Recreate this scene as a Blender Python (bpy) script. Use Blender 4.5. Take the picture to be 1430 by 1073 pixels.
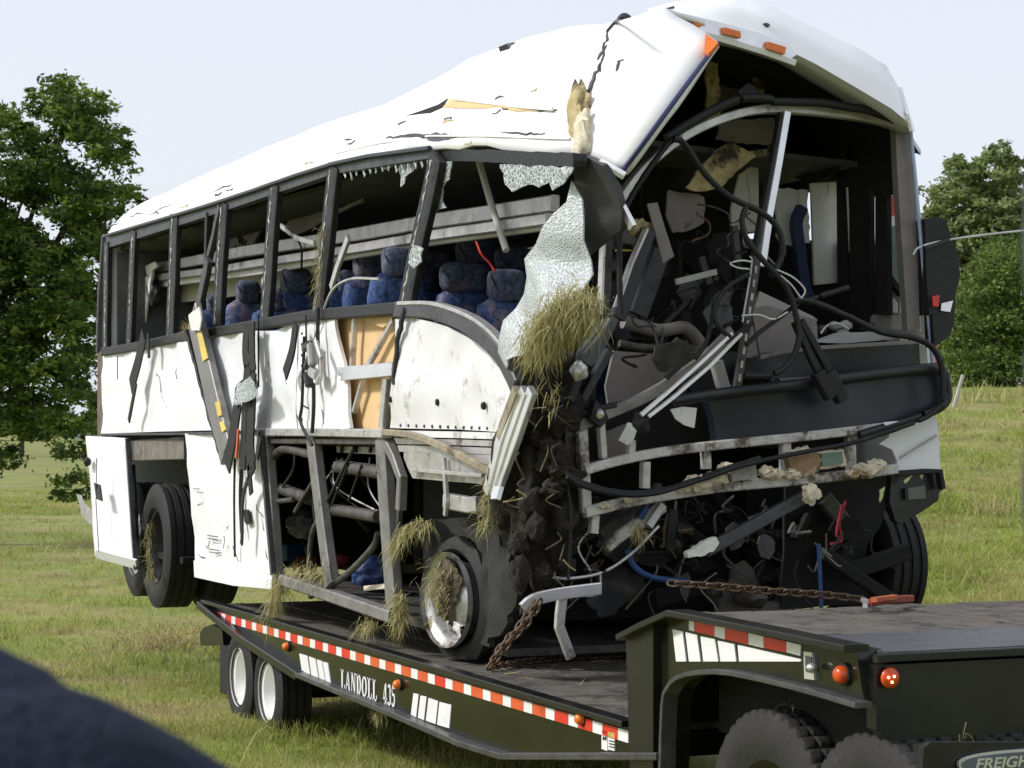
import bpy, bmesh, math, random
import numpy as np
from mathutils import Vector, Matrix, noise
from mathutils.bvhtree import BVHTree
random.seed(7); rng = np.random.default_rng(7)
for o in list(bpy.data.objects): bpy.data.objects.remove(o)
sc = bpy.context.scene
COL = sc.collection

# ------------------------------------------------------------------ camera
# world: X runs along the coach towards its nose, Y away from the viewer across it, Z up; coach side is Y = 0
FPX, CX, CY, HOR = 3000.0, 715.0, 536.5, 605.0
TH = math.atan(1275.0 / FPX); TILT = math.atan((HOR - CY) / FPX)
CAM = Vector((18.29, -4.01, 1.95))
RIGHT = Vector((math.sin(TH), math.cos(TH), 0))
FLAT = Vector((-math.cos(TH), math.sin(TH), 0))
FWD = FLAT * math.cos(TILT) + Vector((0, 0, math.sin(TILT)))
UP = RIGHT.cross(FWD)
cd = bpy.data.cameras.new('camera'); cam = bpy.data.objects.new('camera', cd); COL.objects.link(cam)
m3 = Matrix((RIGHT, UP, -FWD)).transposed()
cam.matrix_world = Matrix.Translation(CAM) @ m3.to_4x4()
cd.sensor_width = 36; cd.lens = 36 * FPX / 1430; cd.clip_end = 3000; cd.clip_start = 0.05
cd.dof.use_dof = True; cd.dof.focus_distance = 11.5; cd.dof.aperture_fstop = 13
sc.camera = cam

# ------------------------------------------------------------------ world, sun, exposure
SUN_EL = math.radians(40)
sh = (RIGHT * -1.0 + FLAT * -0.12).normalized()
SUN_DIR = Vector((sh.x * math.cos(SUN_EL), sh.y * math.cos(SUN_EL), math.sin(SUN_EL)))
w = bpy.data.worlds.new('World'); sc.world = w; w.use_nodes = True
nt = w.node_tree; nt.nodes.clear()
wo = nt.nodes.new('ShaderNodeOutputWorld'); bg = nt.nodes.new('ShaderNodeBackground')
sky = nt.nodes.new('ShaderNodeTexSky'); sky.sky_type = 'NISHITA'; sky.sun_disc = False
sky.sun_elevation = SUN_EL; sky.sun_rotation = math.atan2(sh.x, sh.y)
sky.air_density = 1.0; sky.dust_density = 3.0; sky.ozone_density = 1.0
mixw = nt.nodes.new('ShaderNodeMix'); mixw.data_type = 'RGBA'; mixw.inputs[0].default_value = 0.8
mixw.inputs[7].default_value = (5.4, 5.62, 6.1, 1)
nt.links.new(sky.outputs[0], mixw.inputs[6]); nt.links.new(mixw.outputs[2], bg.inputs[0])
bg.inputs[1].default_value = 0.10; nt.links.new(bg.outputs[0], wo.inputs[0])
sd = bpy.data.lights.new('sun', 'SUN'); sd.energy = 2.1; sd.angle = math.radians(8); sd.color = (1, .98, .955)
so = bpy.data.objects.new('sun', sd); COL.objects.link(so); so.rotation_euler = SUN_DIR.to_track_quat('Z', 'Y').to_euler()
sc.view_settings.view_transform = 'Standard'; sc.view_settings.look = 'None'
sc.view_settings.exposure = 0.75; sc.view_settings.gamma = 1; sc.view_settings.use_curve_mapping = False
sc.cycles.max_bounces = 6

# ------------------------------------------------------------------ projection helpers (photo position -> point on a real plane)
def ray(px, py): return FWD + RIGHT * ((px - CX) / FPX) + UP * ((CY - py) / FPX)
def PY(px, py, y=0.0):
    r = ray(px, py); return CAM + r * ((y - CAM.y) / r.y)
def PX(px, py, x):
    r = ray(px, py); return CAM + r * ((x - CAM.x) / r.x)
def PZ(px, py, z):
    r = ray(px, py); return CAM + r * ((z - CAM.z) / r.z)
def PD(px, py, d): return CAM + ray(px, py) * d
def proj(p):
    v = Vector(p) - CAM; z = v.dot(FWD); return CX + FPX * v.dot(RIGHT) / z, CY - FPX * v.dot(UP) / z
def SY(pts, y=0.0): return [PY(a, b, y) for a, b in pts]
def SX(pts, x): return [PX(a, b, x) for a, b in pts]
def interp(t, tab):
    if t <= tab[0][0]: return tab[0][1]
    for (a, b), (c, d) in zip(tab, tab[1:]):
        if t <= c: return b + (d - b) * (t - a) / (c - a)
    return tab[-1][1]
def smooth(a, b, t):
    t = min(1, max(0, (t - a) / (b - a))); return t * t * (3 - 2 * t)

# ------------------------------------------------------------------ materials
MATS = {}
def mat(name, col, rough=.6, metal=0, var=.25, scale=6, dirt=None, dirt_amt=0, bump=0, bscale=30, spec=.5, streak=False, trans=0, island=None):
    if name in MATS: return MATS[name]
    m = bpy.data.materials.new(name); m.use_nodes = True; t = m.node_tree; N = t.nodes; L = t.links
    b = N['Principled BSDF']; b.inputs['Roughness'].default_value = rough; b.inputs['Metallic'].default_value = metal
    b.inputs['Specular IOR Level'].default_value = spec
    tc = N.new('ShaderNodeTexCoord')
    nz = N.new('ShaderNodeTexNoise'); nz.inputs['Scale'].default_value = scale; nz.inputs['Detail'].default_value = 8; nz.inputs['Roughness'].default_value = .65
    L.new(tc.outputs['Object'], nz.inputs['Vector'])
    rp = N.new('ShaderNodeValToRGB'); c = Vector(col)
    rp.color_ramp.elements[0].position = .3; rp.color_ramp.elements[1].position = .7
    rp.color_ramp.elements[0].color = (*[max(0, x * (1 - var)) for x in c], 1); rp.color_ramp.elements[1].color = (*[min(1, x * (1 + var)) for x in c], 1)
    L.new(nz.outputs['Fac'], rp.inputs[0]); out = rp.outputs[0]
    if island:
        g = N.new('ShaderNodeNewGeometry'); r2 = N.new('ShaderNodeValToRGB')
        r2.color_ramp.elements[0].color = (*island[0], 1); r2.color_ramp.elements[1].color = (*island[-1], 1)
        for i, cc in enumerate(island[1:-1]):
            e = r2.color_ramp.elements.new((i + 1) / (len(island) - 1)); e.color = (*cc, 1)
        L.new(g.outputs['Random Per Island'], r2.inputs[0])
        mx = N.new('ShaderNodeMix'); mx.data_type = 'RGBA'; mx.inputs[0].default_value = .65
        L.new(out, mx.inputs[6]); L.new(r2.outputs[0], mx.inputs[7]); out = mx.outputs[2]
    if dirt:
        mp = N.new('ShaderNodeMapping'); mp.inputs['Scale'].default_value = (9, 9, 1.2) if streak else (3, 3, 3)
        n2 = N.new('ShaderNodeTexNoise'); n2.inputs['Scale'].default_value = 1.6; n2.inputs['Detail'].default_value = 10; n2.inputs['Roughness'].default_value = .72
        L.new(tc.outputs['Object'], mp.inputs[0]); L.new(mp.outputs[0], n2.inputs['Vector'])
        r3 = N.new('ShaderNodeValToRGB'); r3.color_ramp.elements[0].position = .665 - .32 * dirt_amt; r3.color_ramp.elements[1].position = .75 - .30 * dirt_amt
        L.new(n2.outputs['Fac'], r3.inputs[0])
        mx = N.new('ShaderNodeMix'); mx.data_type = 'RGBA'; mx.inputs[7].default_value = (*dirt, 1)
        L.new(r3.outputs[0], mx.inputs[0]); L.new(out, mx.inputs[6]); out = mx.outputs[2]
    L.new(out, b.inputs['Base Color'])
    if bump:
        n3 = N.new('ShaderNodeTexNoise'); n3.inputs['Scale'].default_value = bscale; n3.inputs['Detail'].default_value = 6
        L.new(tc.outputs['Object'], n3.inputs['Vector'])
        bp = N.new('ShaderNodeBump'); bp.inputs['Strength'].default_value = bump; bp.inputs['Distance'].default_value = .02
        L.new(n3.outputs['Fac'], bp.inputs['Height']); L.new(bp.outputs[0], b.inputs['Normal'])
    if trans:
        tr = N.new('ShaderNodeBsdfTranslucent'); L.new(out, tr.inputs[0]); ms = N.new('ShaderNodeMixShader'); ms.inputs[0].default_value = trans
        L.new(b.outputs[0], ms.inputs[1]); L.new(tr.outputs[0], ms.inputs[2]); L.new(ms.outputs[0], N['Material Output'].inputs[0])
    MATS[name] = m; return m
def emis(name, col, st):
    m = mat(name, col, .3); b = m.node_tree.nodes['Principled BSDF']
    b.inputs['Emission Color'].default_value = (*col, 1); b.inputs['Emission Strength'].default_value = st; return m
WHITE = mat('white_paint', (.78, .79, .81), .35, 0, .03, 3, (.42, .38, .32), .17, .05, 8, streak=True)
WROOF = mat('white_roof', (.80, .80, .80), .55, 0, .03, 3, (.45, .42, .37), .14, .12, 4)
WCAP = mat('white_cap', (.80, .81, .83), .3, 0, .02, 2)
BARE = mat('bare_panel', (.70, .70, .70), .45, .1, .06, 2.5, (.36, .34, .31), .34, .06, 6)
ALU = mat('aluminium', (.52, .51, .50), .38, .6, .25, 9, (.14, .11, .08), .32, .1, 40)
CHROME = mat('polished_strip', (.78, .78, .80), .22, .7, .08, 9, (.3, .25, .2), .15)
STEEL = mat('grimy_steel', (.085, .08, .073), .55, .4, .45, 12, (.035, .03, .025), .4, .2, 50)
FRAME = mat('window_frame', (.011, .011, .012), .5, .1, .5, 20, (.13, .12, .11), .05, .2, 60)
GREYF = mat('grey_frame', (.065, .065, .07), .5, .2, .3, 12, (.03, .03, .03), .4, .15, 50)
BLACK = mat('black_rubber', (.007, .007, .008), .62, 0, .35, 14, (.05, .045, .04), .1, .1, 50)
DARKP = mat('dark_plastic', (.011, .012, .016), .4, 0, .3, 5, (.06, .055, .05), .12, .05, 40)
VOID = mat('shade_black', (.007, .0065, .006), .9, 0, .5, 8)  # near-black colour stands in for deep shade inside the wreck
TAUPE = mat('taupe_plastic', (.19, .17, .16), .5, 0, .2, 6, (.05, .045, .04), .25, .05, 60)
GREYL = mat('light_grey_plastic', (.36, .35, .33), .55, 0, .2, 5, (.1, .09, .08), .22)
PALE = mat('pale_lining', (.68, .67, .64), .7, 0, .12, 3, (.12, .11, .10), .2, streak=True)
TAN = mat('tan_insulation', (.66, .45, .23), .8, 0, .12, 4, (.40, .24, .10), .2, .15, 20)
FOAM = mat('cream_foam', (.66, .60, .45), .9, 0, .2, 14, (.32, .2, .08), .3, .5, 40)
YFOAM = mat('scorched_foam', (.46, .37, .2), .9, 0, .5, 8, (.05, .04, .03), .5, .5, 30)
SOIL = mat('packed_soil', (.013, .010, .007), .95, 0, .6, 12, (.05, .036, .022), .25, .9, 30)
CLOD = mat('dry_mud', (.11, .085, .055), .95, 0, .5, 18, (.22, .19, .1), .3, .9, 40)
CLODD = mat('dark_mud', (.022, .017, .011), .95, 0, .6, 22, (.09, .065, .04), .3, 1, 60)
HAY = mat('dry_grass', (.42, .37, .18), .8, 0, .3, 4, trans=.25, island=[(.50, .44, .20), (.32, .33, .09), (.56, .50, .27), (.20, .17, .07), (.42, .39, .14)])
TYRET = mat('dusty_truck_tyre', (.016, .015, .014), .8, 0, .3, 6, (.05, .044, .038), .26, .2, 40)
TYRE = mat('tyre_rubber', (.010, .010, .010), .75, 0, .35, 9, (.06, .055, .048), .16, .15, 60)
OLIVE = mat('black_paint_grass_cast', (.011, .012, .006), .18, 0, .35, 3, (.05, .045, .028), .16, .03, 4)  # olive cast in the gloss black stands in for reflected grass
BLKP = mat('black_frame_paint', (.008, .008, .0075), .32, 0, .3, 5, (.04, .034, .028), .16)
WOOD = mat('dirty_deck_wood', (.085, .075, .065), .85, 0, .35, 5, (.03, .025, .02), .45, .5, 25)
PLATE = mat('tread_plate', (.10, .10, .115), .45, .5, .2, 10, (.04, .035, .03), .3, .4, 90)
RED = mat('tape_red', (.62, .035, .02), .35, 0, .1); ORG = mat('tape_orange', (.62, .10, .03), .35, 0, .1); WTAPE = mat('tape_white', (.75, .75, .74), .3, 0, .08, 9, (.4, .35, .3), .1)
AMBER = mat('amber_lens', (.75, .17, .02), .2, 0, .2, 30); REDL = mat('red_lens', (.55, .07, .01), .2, 0, .2, 30)
RUST = mat('rusty_chain', (.10, .065, .04), .6, .5, .4, 40, (.18, .09, .04), .35)
WRIM = mat('white_rim', (.78, .78, .76), .4, 0, .06, 5, (.3, .27, .2), .12)
SRIM = mat('alloy_rim', (.52, .52, .52), .35, .6, .2, 12, (.16, .13, .09), .42)
CLOTH = mat('seat_fabric', (.038, .07, .18), .95, 0, .95, 34, (.25, .20, .23), .43, .2, 80)
HEADR = mat('headrest_fabric', (.075, .09, .14), .95, 0, .8, 30, (.20, .16, .16), .42, .2, 80)
BLUE = mat('blue_strap', (.012, .05, .16), .5); YEL = mat('yellow_rope', (.62, .55, .06), .6); WIREW = mat('white_wire', (.6, .6, .58), .5)
LABY = mat('yellow_label', (.65, .5, .12), .5, 0, .15); NAVY = mat('navy_cloth', (.005, .012, .032), .95, 0, .4, 14, None, 0, .5, 60); GREYC = mat('grey_cloth', (.05, .052, .058), .9, 0, .1, 20, None, 0, .2, 200)
SKIN = mat('skin', (.45, .27, .19), .6); HIVIS = mat('hivis_vest', (.6, .65, .05), .7); HAIR = mat('hair', (.05, .035, .025), .7)
GLASSD = mat('dark_tinted_glass', (.010, .011, .012), .12, 0, .2)
GREENG = mat('green_glass', (.10, .16, .13), .15, 0, .3); CONC = mat('grey_block', (.3, .29, .27), .8, 0, .2, 8, (.12, .1, .08), .2)
BAGW = mat('white_plastic_bag', (.5, .52, .5), .4, 0, .2, 9, (.02, .2, .12), .2); BAGB = mat('blue_bag_cloth', (.02, .05, .16), .7, 0, .5, 10, (.2, .22, .26), .3); BOXB = mat('blue_box', (.03, .1, .3), .6); BOXO = mat('brown_card', (.3, .15, .07), .8); PINK = mat('red_cloth', (.35, .03, .05), .8)
def shatter():
    m = bpy.data.materials.new('shattered_glass'); m.use_nodes = True; t = m.node_tree; N = t.nodes; L = t.links; b = N['Principled BSDF']
    b.inputs['Roughness'].default_value = .35
    tc = N.new('ShaderNodeTexCoord'); v = N.new('ShaderNodeTexVoronoi'); v.feature = 'DISTANCE_TO_EDGE'; v.inputs['Scale'].default_value = 38
    L.new(tc.outputs['Object'], v.inputs['Vector']); r = N.new('ShaderNodeValToRGB')
    r.color_ramp.elements[0].color = (.72, .76, .76, 1); r.color_ramp.elements[1].color = (.30, .34, .34, 1); r.color_ramp.elements[1].position = .12
    L.new(v.outputs['Distance'], r.inputs[0]); L.new(r.outputs[0], b.inputs['Base Color'])
    bp = N.new('ShaderNodeBump'); bp.inputs['Strength'].default_value = .8; bp.inputs['Distance'].default_value = .02; L.new(v.outputs['Distance'], bp.inputs['Height']); L.new(bp.outputs[0], b.inputs['Normal'])
    tr = N.new('ShaderNodeBsdfTransparent'); ms = N.new('ShaderNodeMixShader'); r2 = N.new('ShaderNodeValToRGB')
    r2.color_ramp.elements[0].color = (.03, .03, .03, 1); r2.color_ramp.elements[1].color = (.4, .4, .4, 1); r2.color_ramp.elements[1].position = .15
    L.new(v.outputs['Distance'], r2.inputs[0]); L.new(r2.outputs[0], ms.inputs[0]); L.new(b.outputs[0], ms.inputs[1]); L.new(tr.outputs[0], ms.inputs[2]); L.new(ms.outputs[0], N['Material Output'].inputs[0])
    return m
SHAT = shatter()
CRAZE = SHAT.copy(); CRAZE.name = 'crazed_glass'
for nd in CRAZE.node_tree.nodes:
    if nd.type == 'TEX_VORONOI': nd.inputs['Scale'].default_value = 70
    if nd.type == 'BUMP': nd.inputs['Strength'].default_value = .35
vr = [nd for nd in CRAZE.node_tree.nodes if nd.type == 'VALTORGB']; vr[0].color_ramp.elements[0].color = (.66, .69, .69, 1); vr[0].color_ramp.elements[1].color = (.43, .47, .47, 1); vr[1].color_ramp.elements[1].color = (.22, .22, .22, 1)

# ------------------------------------------------------------------ object helpers
def link(name, me, m, parent=None, smoothf=False):
    o = bpy.data.objects.new(name, me); COL.objects.link(o)
    if m is not None:
        me.materials.clear(); me.materials.append(m)
    if smoothf: me.polygons.foreach_set('use_smooth', [True] * len(me.polygons))
    if parent is not None: o.parent = parent
    return o
def from_bm(name, bm, m, parent=None, smoothf=False):
    bmesh.ops.recalc_face_normals(bm, faces=bm.faces)
    me = bpy.data.meshes.new(name); bm.to_mesh(me); bm.free(); o = link(name, me, m, parent, smoothf)
    if smoothf: me.set_sharp_from_angle(angle=math.radians(52))
    return o
def thing(name, label, cat, loc=(0, 0, 0), group=None):
    o = bpy.data.objects.new(name, None); COL.objects.link(o); o.location = loc; o.empty_display_size = .2
    return tag(o, label, cat, group)
def tag(o, label, cat, group=None):
    o['label'] = label; o['category'] = cat
    if group: o['group'] = group
    return o
def jagged(pts, amp, step=7, closed=True):
    out = []; n = len(pts)
    for i in range(n if closed else n - 1):
        a, b = pts[i], pts[(i + 1) % n]; d = math.hypot(b[0] - a[0], b[1] - a[1]); k = max(1, int(d / step))
        for j in range(k):
            t = j / k; q = amp if j else amp * .4
            out.append((a[0] + (b[0] - a[0]) * t + random.uniform(-q, q), a[1] + (b[1] - a[1]) * t + random.uniform(-q, q)))
    return out
def sheet(name, pts, thick, m, parent=None, dent=0, cuts=0, nsc=1.6, smoothf=False, holes=None):
    """solid sheet from a 3D outline; dent buckles it along its normal"""
    bm = bmesh.new(); vs = [bm.verts.new(p) for p in pts]; f = bm.faces.new(vs); f.normal_update(); n = f.normal.copy()
    bmesh.ops.triangulate(bm, faces=bm.faces[:])
    for _ in range(cuts):
        es = [e for e in bm.edges if e.calc_length() > .11]
        if not es: break
        bmesh.ops.subdivide_edges(bm, edges=es, cuts=1); bmesh.ops.triangulate(bm, faces=[q for q in bm.faces if len(q.verts) > 3])
    if n.y > .3 or (abs(n.y) <= .3 and n.x < 0): n = -n     # front faces towards the viewer's side
    if dent:
        for v in bm.verts:
            q = v.co * nsc; v.co += n * dent * (noise.noise(q) + .5 * noise.noise(q * 2.7))
    be = [e for e in bm.edges if e.is_boundary]; top = bm.faces[:]
    mp = {v: bm.verts.new(v.co - n * thick) for v in bm.verts[:]}
    for q in top:
        try: bm.faces.new([mp[v] for v in reversed(q.verts)])
        except ValueError: pass
    for e in be:
        a, b = e.verts; bm.faces.new([a, b, mp[b], mp[a]])
    return from_bm(name, bm, m, parent, smoothf)
def catmull(pts, k=6):
    pts = [Vector(p) for p in pts]
    if len(pts) < 3 or k < 2: return pts
    out = []
    P = [2 * pts[0] - pts[1]] + pts + [2 * pts[-1] - pts[-2]]
    for i in range(1, len(P) - 2):
        a, b, c, d = P[i - 1:i + 3]
        for j in range(k):
            t = j / k; out.append(.5 * ((2 * b) + (c - a) * t + (2 * a - 5 * b + 4 * c - d) * t * t + (3 * b - a - 3 * c + d) * t ** 3))
    out.append(pts[-1]); return out
def sweep(name, pts, prof, m, parent=None, ref=Vector((0, 1, 0)), smoothf=False, bm=None, taper=None):
    own = bm is None; bm = bm or bmesh.new(); rings = []
    for i, p in enumerate(pts):
        t = (pts[min(i + 1, len(pts) - 1)] - pts[max(i - 1, 0)]).normalized()
        r = ref if abs(t.dot(ref)) < .95 else Vector((.3, .2, 1)).normalized()
        u = t.cross(r).normalized(); v = u.cross(t).normalized(); s = taper(i / (len(pts) - 1)) if taper else 1
        rings.append([bm.verts.new(p + u * a * s + v * b * s) for a, b in prof])
    n = len(prof)
    for A, B in zip(rings, rings[1:]):
        for j in range(n): bm.faces.new([A[j], A[(j + 1) % n], B[(j + 1) % n], B[j]])
    if len(rings) > 1: bm.faces.new(rings[0][::-1]); bm.faces.new(rings[-1])
    if own: return from_bm(name, bm, m, parent, smoothf)
def tube(name, pts, r, m, parent=None, n=8, k=6, bm=None, taper=None):
    return sweep(name, catmull(pts, k), [(r * math.cos(2 * math.pi * i / n), r * math.sin(2 * math.pi * i / n)) for i in range(n)], m, parent, smoothf=True, bm=bm, taper=taper)
def bar(name, pts, wd, th, m, parent=None, ref=Vector((0, 1, 0)), k=1, bm=None, taper=None):
    a, b = wd / 2, th / 2; c = min(a, b) * .25
    return sweep(name, catmull(pts, k), [(-a, -b + c), (-a + c, -b), (a - c, -b), (a, -b + c), (a, b - c), (a - c, b), (-a + c, b), (-a, b - c)], m, parent, ref, bm=bm, taper=taper)
def box(name, c, s, m, parent=None, rot=None, bev=.0):
    bm = bmesh.new(); bmesh.ops.create_cube(bm, size=1)
    for v in bm.verts: v.co = Vector((v.co.x * s[0], v.co.y * s[1], v.co.z * s[2]))
    if bev: bmesh.ops.bevel(bm, geom=bm.edges[:], offset=bev, segments=2, affect='EDGES')
    M = Matrix.Translation(c) @ (rot.to_4x4() if rot else Matrix()); bm.transform(M)
    return from_bm(name, bm, m, parent)
def lump(name, c, r, m, parent=None, amp=.35, nsc=3.0, sub=3, seed=0):
    bm = bmesh.new(); bmesh.ops.create_icosphere(bm, subdivisions=sub, radius=1); off = Vector((seed * 3.1, seed * 1.7, seed))
    for v in bm.verts:
        d = 1 + amp * noise.noise(v.co * nsc * .6 + off) + amp * .5 * noise.noise(v.co * nsc * 1.7 + off)
        v.co = Vector((v.co.x * r[0], v.co.y * r[1], v.co.z * r[2])) * d + Vector(c)
    return from_bm(name, bm, m, parent, True)
def lathe(name, prof, m, c, parent=None, n=48, wob=None):
    """turn (radius, y) outline about a Y axis through c"""
    bm = bmesh.new(); rings = []
    for i in range(n):
        a = 2 * math.pi * i / n
        rings.append([bm.verts.new(Vector((r * math.cos(a), y, r * math.sin(a)))) for r, y in prof])
    for i in range(n):
        A, B = rings[i], rings[(i + 1) % n]
        for j in range(len(prof) - 1): bm.faces.new([A[j], A[j + 1], B[j + 1], B[j]])
    if wob:
        for v in bm.verts: v.co = wob(v.co)
    bm.transform(Matrix.Translation(c)); return from_bm(name, bm, m, parent, True)
def tyre_prof(R, rr, wd):
    h = wd / 2; g = .012
    p = [(rr, -h * .8), (rr + (R - rr) * .35, -h), (R - .06, -h * .98), (R - .015, -h * .86), (R, -h * .8)]
    for y in (-.45, 0, .45): p += [(R, h * y - .012), (R - g, h * y - .010), (R - g, h * y + .010), (R, h * y + .012)]
    return p + [(R, h * .8), (R - .015, h * .86), (R - .06, h * .98), (rr + (R - rr) * .35, h), (rr, h * .8)]
def wheel(parent, c, R, rr, wd, rim_mat, dish=.1, wob=None, holes=True, hub=True):
    t = lathe('tyre', tyre_prof(R, rr, wd), TYRE, c, parent, 56, wob)
    y0 = -wd * .42
    r = lathe('rim', [(rr + .012, y0 - .01), (rr + .012, y0 + .01), (rr - .02, y0 + .02), (rr - .035, y0 + dish * .8), (rr - .06, wd * .4)], rim_mat, c, t, 48)
    bm = bmesh.new(); n = 40; yd = y0 + dish
    rad = [.04, rr * .5, rr * .62, rr * .86, rr - .03]; off = [-.05, -.03, 0, .0, .01]
    rg = [[bm.verts.new(Vector((q * math.cos(2 * math.pi * i / n), yd + s, q * math.sin(2 * math.pi * i / n)))) for i in range(n)] for q, s in zip(rad, off)]
    for j in range(4):
        for i in range(n):
            if holes and j == 2 and i % 4 in (0, 1): continue
            bm.faces.new([rg[j][i], rg[j][(i + 1) % n], rg[j + 1][(i + 1) % n], rg[j + 1][i]])
    bm.transform(Matrix.Translation(c)); from_bm('wheel_disc', bm, rim_mat, t, True)
    if hub: lathe('hub', [(0.001, yd - .10), (.07, yd - .09), (.085, yd - .03), (.10, yd)], rim_mat, c, t, 20)
    return t
def blades(name, roots, dirs, lens, wid, m, parent=None, droop=.5):
    """many thin curved blades in one mesh (numpy)"""
    n = len(roots); side = np.cross(dirs, np.array([0, 0, 1.0])) + rng.normal(0, .35, (n, 3)); side /= np.linalg.norm(side, axis=1)[:, None] + 1e-6
    W = (wid * rng.uniform(.6, 1.3, n))[:, None]; Ln = lens[:, None]; dn = np.array([0, 0, -1.0])
    mid = roots + dirs * Ln * .55 + dn * droop * Ln * .12; tip = roots + dirs * Ln * .95 + dn * droop * Ln * .5 + rng.normal(0, .04, (n, 3)) * Ln
    V = np.empty((n, 5, 3)); V[:, 0] = roots - side * W; V[:, 1] = roots + side * W; V[:, 2] = mid - side * W * .7; V[:, 3] = mid + side * W * .7; V[:, 4] = tip
    b = (np.arange(n) * 5)[:, None]
    quad = b + np.array([0, 1, 3, 2]); tri = b + np.array([2, 3, 4])
    me = bpy.data.meshes.new(name); me.vertices.add(n * 5); me.vertices.foreach_set('co', V.ravel())
    lv = np.concatenate([quad.ravel(), tri.ravel()]); me.loops.add(len(lv)); me.loops.foreach_set('vertex_index', lv.astype(np.int32))
    me.polygons.add(n * 2); me.polygons.foreach_set('loop_start', np.concatenate([np.arange(n) * 4, n * 4 + np.arange(n) * 3]).astype(np.int32))
    me.update(calc_edges=True); me.validate(); return link(name, me, m, parent)
def hay(name, label, cps, r, n, ln, parent=None, down=.6, wid=.0022, spread=.5):
    """tangle of dry stalks along a 3D path cps; r: spread of roots"""
    P = catmull([Vector(p) for p in cps], 8); idx = rng.integers(0, len(P), n); base = np.array([P[i] for i in idx]) + rng.normal(0, 1, (n, 3)) * r * .5
    d = rng.normal(0, spread, (n, 3)) + np.array([0, -.15, -down]); d /= np.linalg.norm(d, axis=1)[:, None]
    o = blades(name, base, d, rng.uniform(.4, 1.2, n) * ln, wid, HAY, parent, .5)
    tag(o, label, 'dry grass', 'clumps of dry grass caught on the wreck'); return o

# ------------------------------------------------------------------ ground and grass
def cam_xy(x, y):
    dx, dy = x - CAM.x, y - CAM.y; return dx * RIGHT.x + dy * RIGHT.y, dx * FLAT.x + dy * FLAT.y
def gz(x, y):
    xc, Z = cam_xy(x, y); r = math.hypot(xc, Z)
    z = (.35 + .42 * smooth(-.15, .5, xc)) * (1 - smooth(6, 10.5, r))
    b = .102 * max(0, Z - 14); b = b if b < 2.4 else 2.4 + .75 * (1 - math.exp(-(b - 2.4) / .75))
    z += b * smooth(0.3, 4.5, xc)
    z += .004 * max(0, Z - 80) * (Z < 900)
    return z + .05 * noise.noise(Vector((x * .5, y * .5, 0))) + .10 * noise.noise(Vector((x * .13, y * .13, 3)))
def grass_mat(name, isl, dry):
    m = mat(name, (.16, .19, .04), .8, 0, .3, .5, None, 0, 0, 30, .2, trans=.42 if isl else 0, island=isl)
    t = m.node_tree; N = t.nodes; L = t.links; b = N['Principled BSDF']; src = b.inputs['Base Color'].links[0].from_socket
    tc = N.new('ShaderNodeTexCoord'); n2 = N.new('ShaderNodeTexNoise'); n2.inputs['Scale'].default_value = .42; n2.inputs['Detail'].default_value = 7; n2.inputs['Roughness'].default_value = .65
    L.new(tc.outputs['Object'], n2.inputs['Vector']); r = N.new('ShaderNodeValToRGB'); r.color_ramp.elements[0].position = .46; r.color_ramp.elements[1].position = .64
    L.new(n2.outputs['Fac'], r.inputs[0]); mx = N.new('ShaderNodeMix'); mx.data_type = 'RGBA'; mx.inputs[7].default_value = (*dry, 1)
    ml = N.new('ShaderNodeMath'); ml.operation = 'MULTIPLY'; ml.inputs[1].default_value = .75; L.new(r.outputs[0], ml.inputs[0]); L.new(ml.outputs[0], mx.inputs[0])
    L.new(src, mx.inputs[6]); L.new(mx.outputs[2], b.inputs['Base Color'])
    n3 = N.new('ShaderNodeTexNoise'); n3.inputs['Scale'].default_value = .9; n3.inputs['Detail'].default_value = 9; n3.inputs['Roughness'].default_value = .7; L.new(tc.outputs['Object'], n3.inputs['Vector'])
    r3 = N.new('ShaderNodeValToRGB'); r3.color_ramp.elements[0].position = .55; r3.color_ramp.elements[1].position = .66; L.new(n3.outputs['Fac'], r3.inputs[0])
    m3_ = N.new('ShaderNodeMix'); m3_.data_type = 'RGBA'; m3_.inputs[7].default_value = (.15, .11, .055, 1); q3 = N.new('ShaderNodeMath'); q3.operation = 'MULTIPLY'; q3.inputs[1].default_value = .7
    L.new(r3.outputs[0], q3.inputs[0]); L.new(q3.outputs[0], m3_.inputs[0]); L.new(mx.outputs[2], m3_.inputs[6]); L.new(m3_.outputs[2], b.inputs['Base Color'])
    for nd in N:
        if nd.type == 'BSDF_TRANSLUCENT': L.new(m3_.outputs[2], nd.inputs[0])
    return m
GROUND = grass_mat('grass_ground', None, (.26, .21, .10))
GRASSM = grass_mat('grass_blades', [(.29, .36, .05), (.46, .53, .11), (.17, .23, .035), (.60, .58, .26)], (.54, .47, .22))
def near_grid():
    xs = np.concatenate([np.linspace(-900, -120, 14)[:-1], np.linspace(-120, -40, 17)[:-1], np.linspace(-40, 30, 141), np.linspace(30, 300, 10)[1:]])
    ys = np.concatenate([np.linspace(-300, -20, 10)[:-1], np.linspace(-20, 40, 121), np.linspace(40, 110, 18)[1:], np.linspace(110, 900, 12)[1:]])
    V = [(x, y, gz(x, y)) for x in xs for y in ys]; ny = len(ys)
    F = [(i * ny + j, (i + 1) * ny + j, (i + 1) * ny + j + 1, i * ny + j + 1) for i in range(len(xs) - 1) for j in range(ny - 1)]
    me = bpy.data.meshes.new('ground'); me.from_pydata(V, [], F); return link('ground', me, GROUND, None, True)
g = near_grid(); g['kind'] = 'structure'
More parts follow.
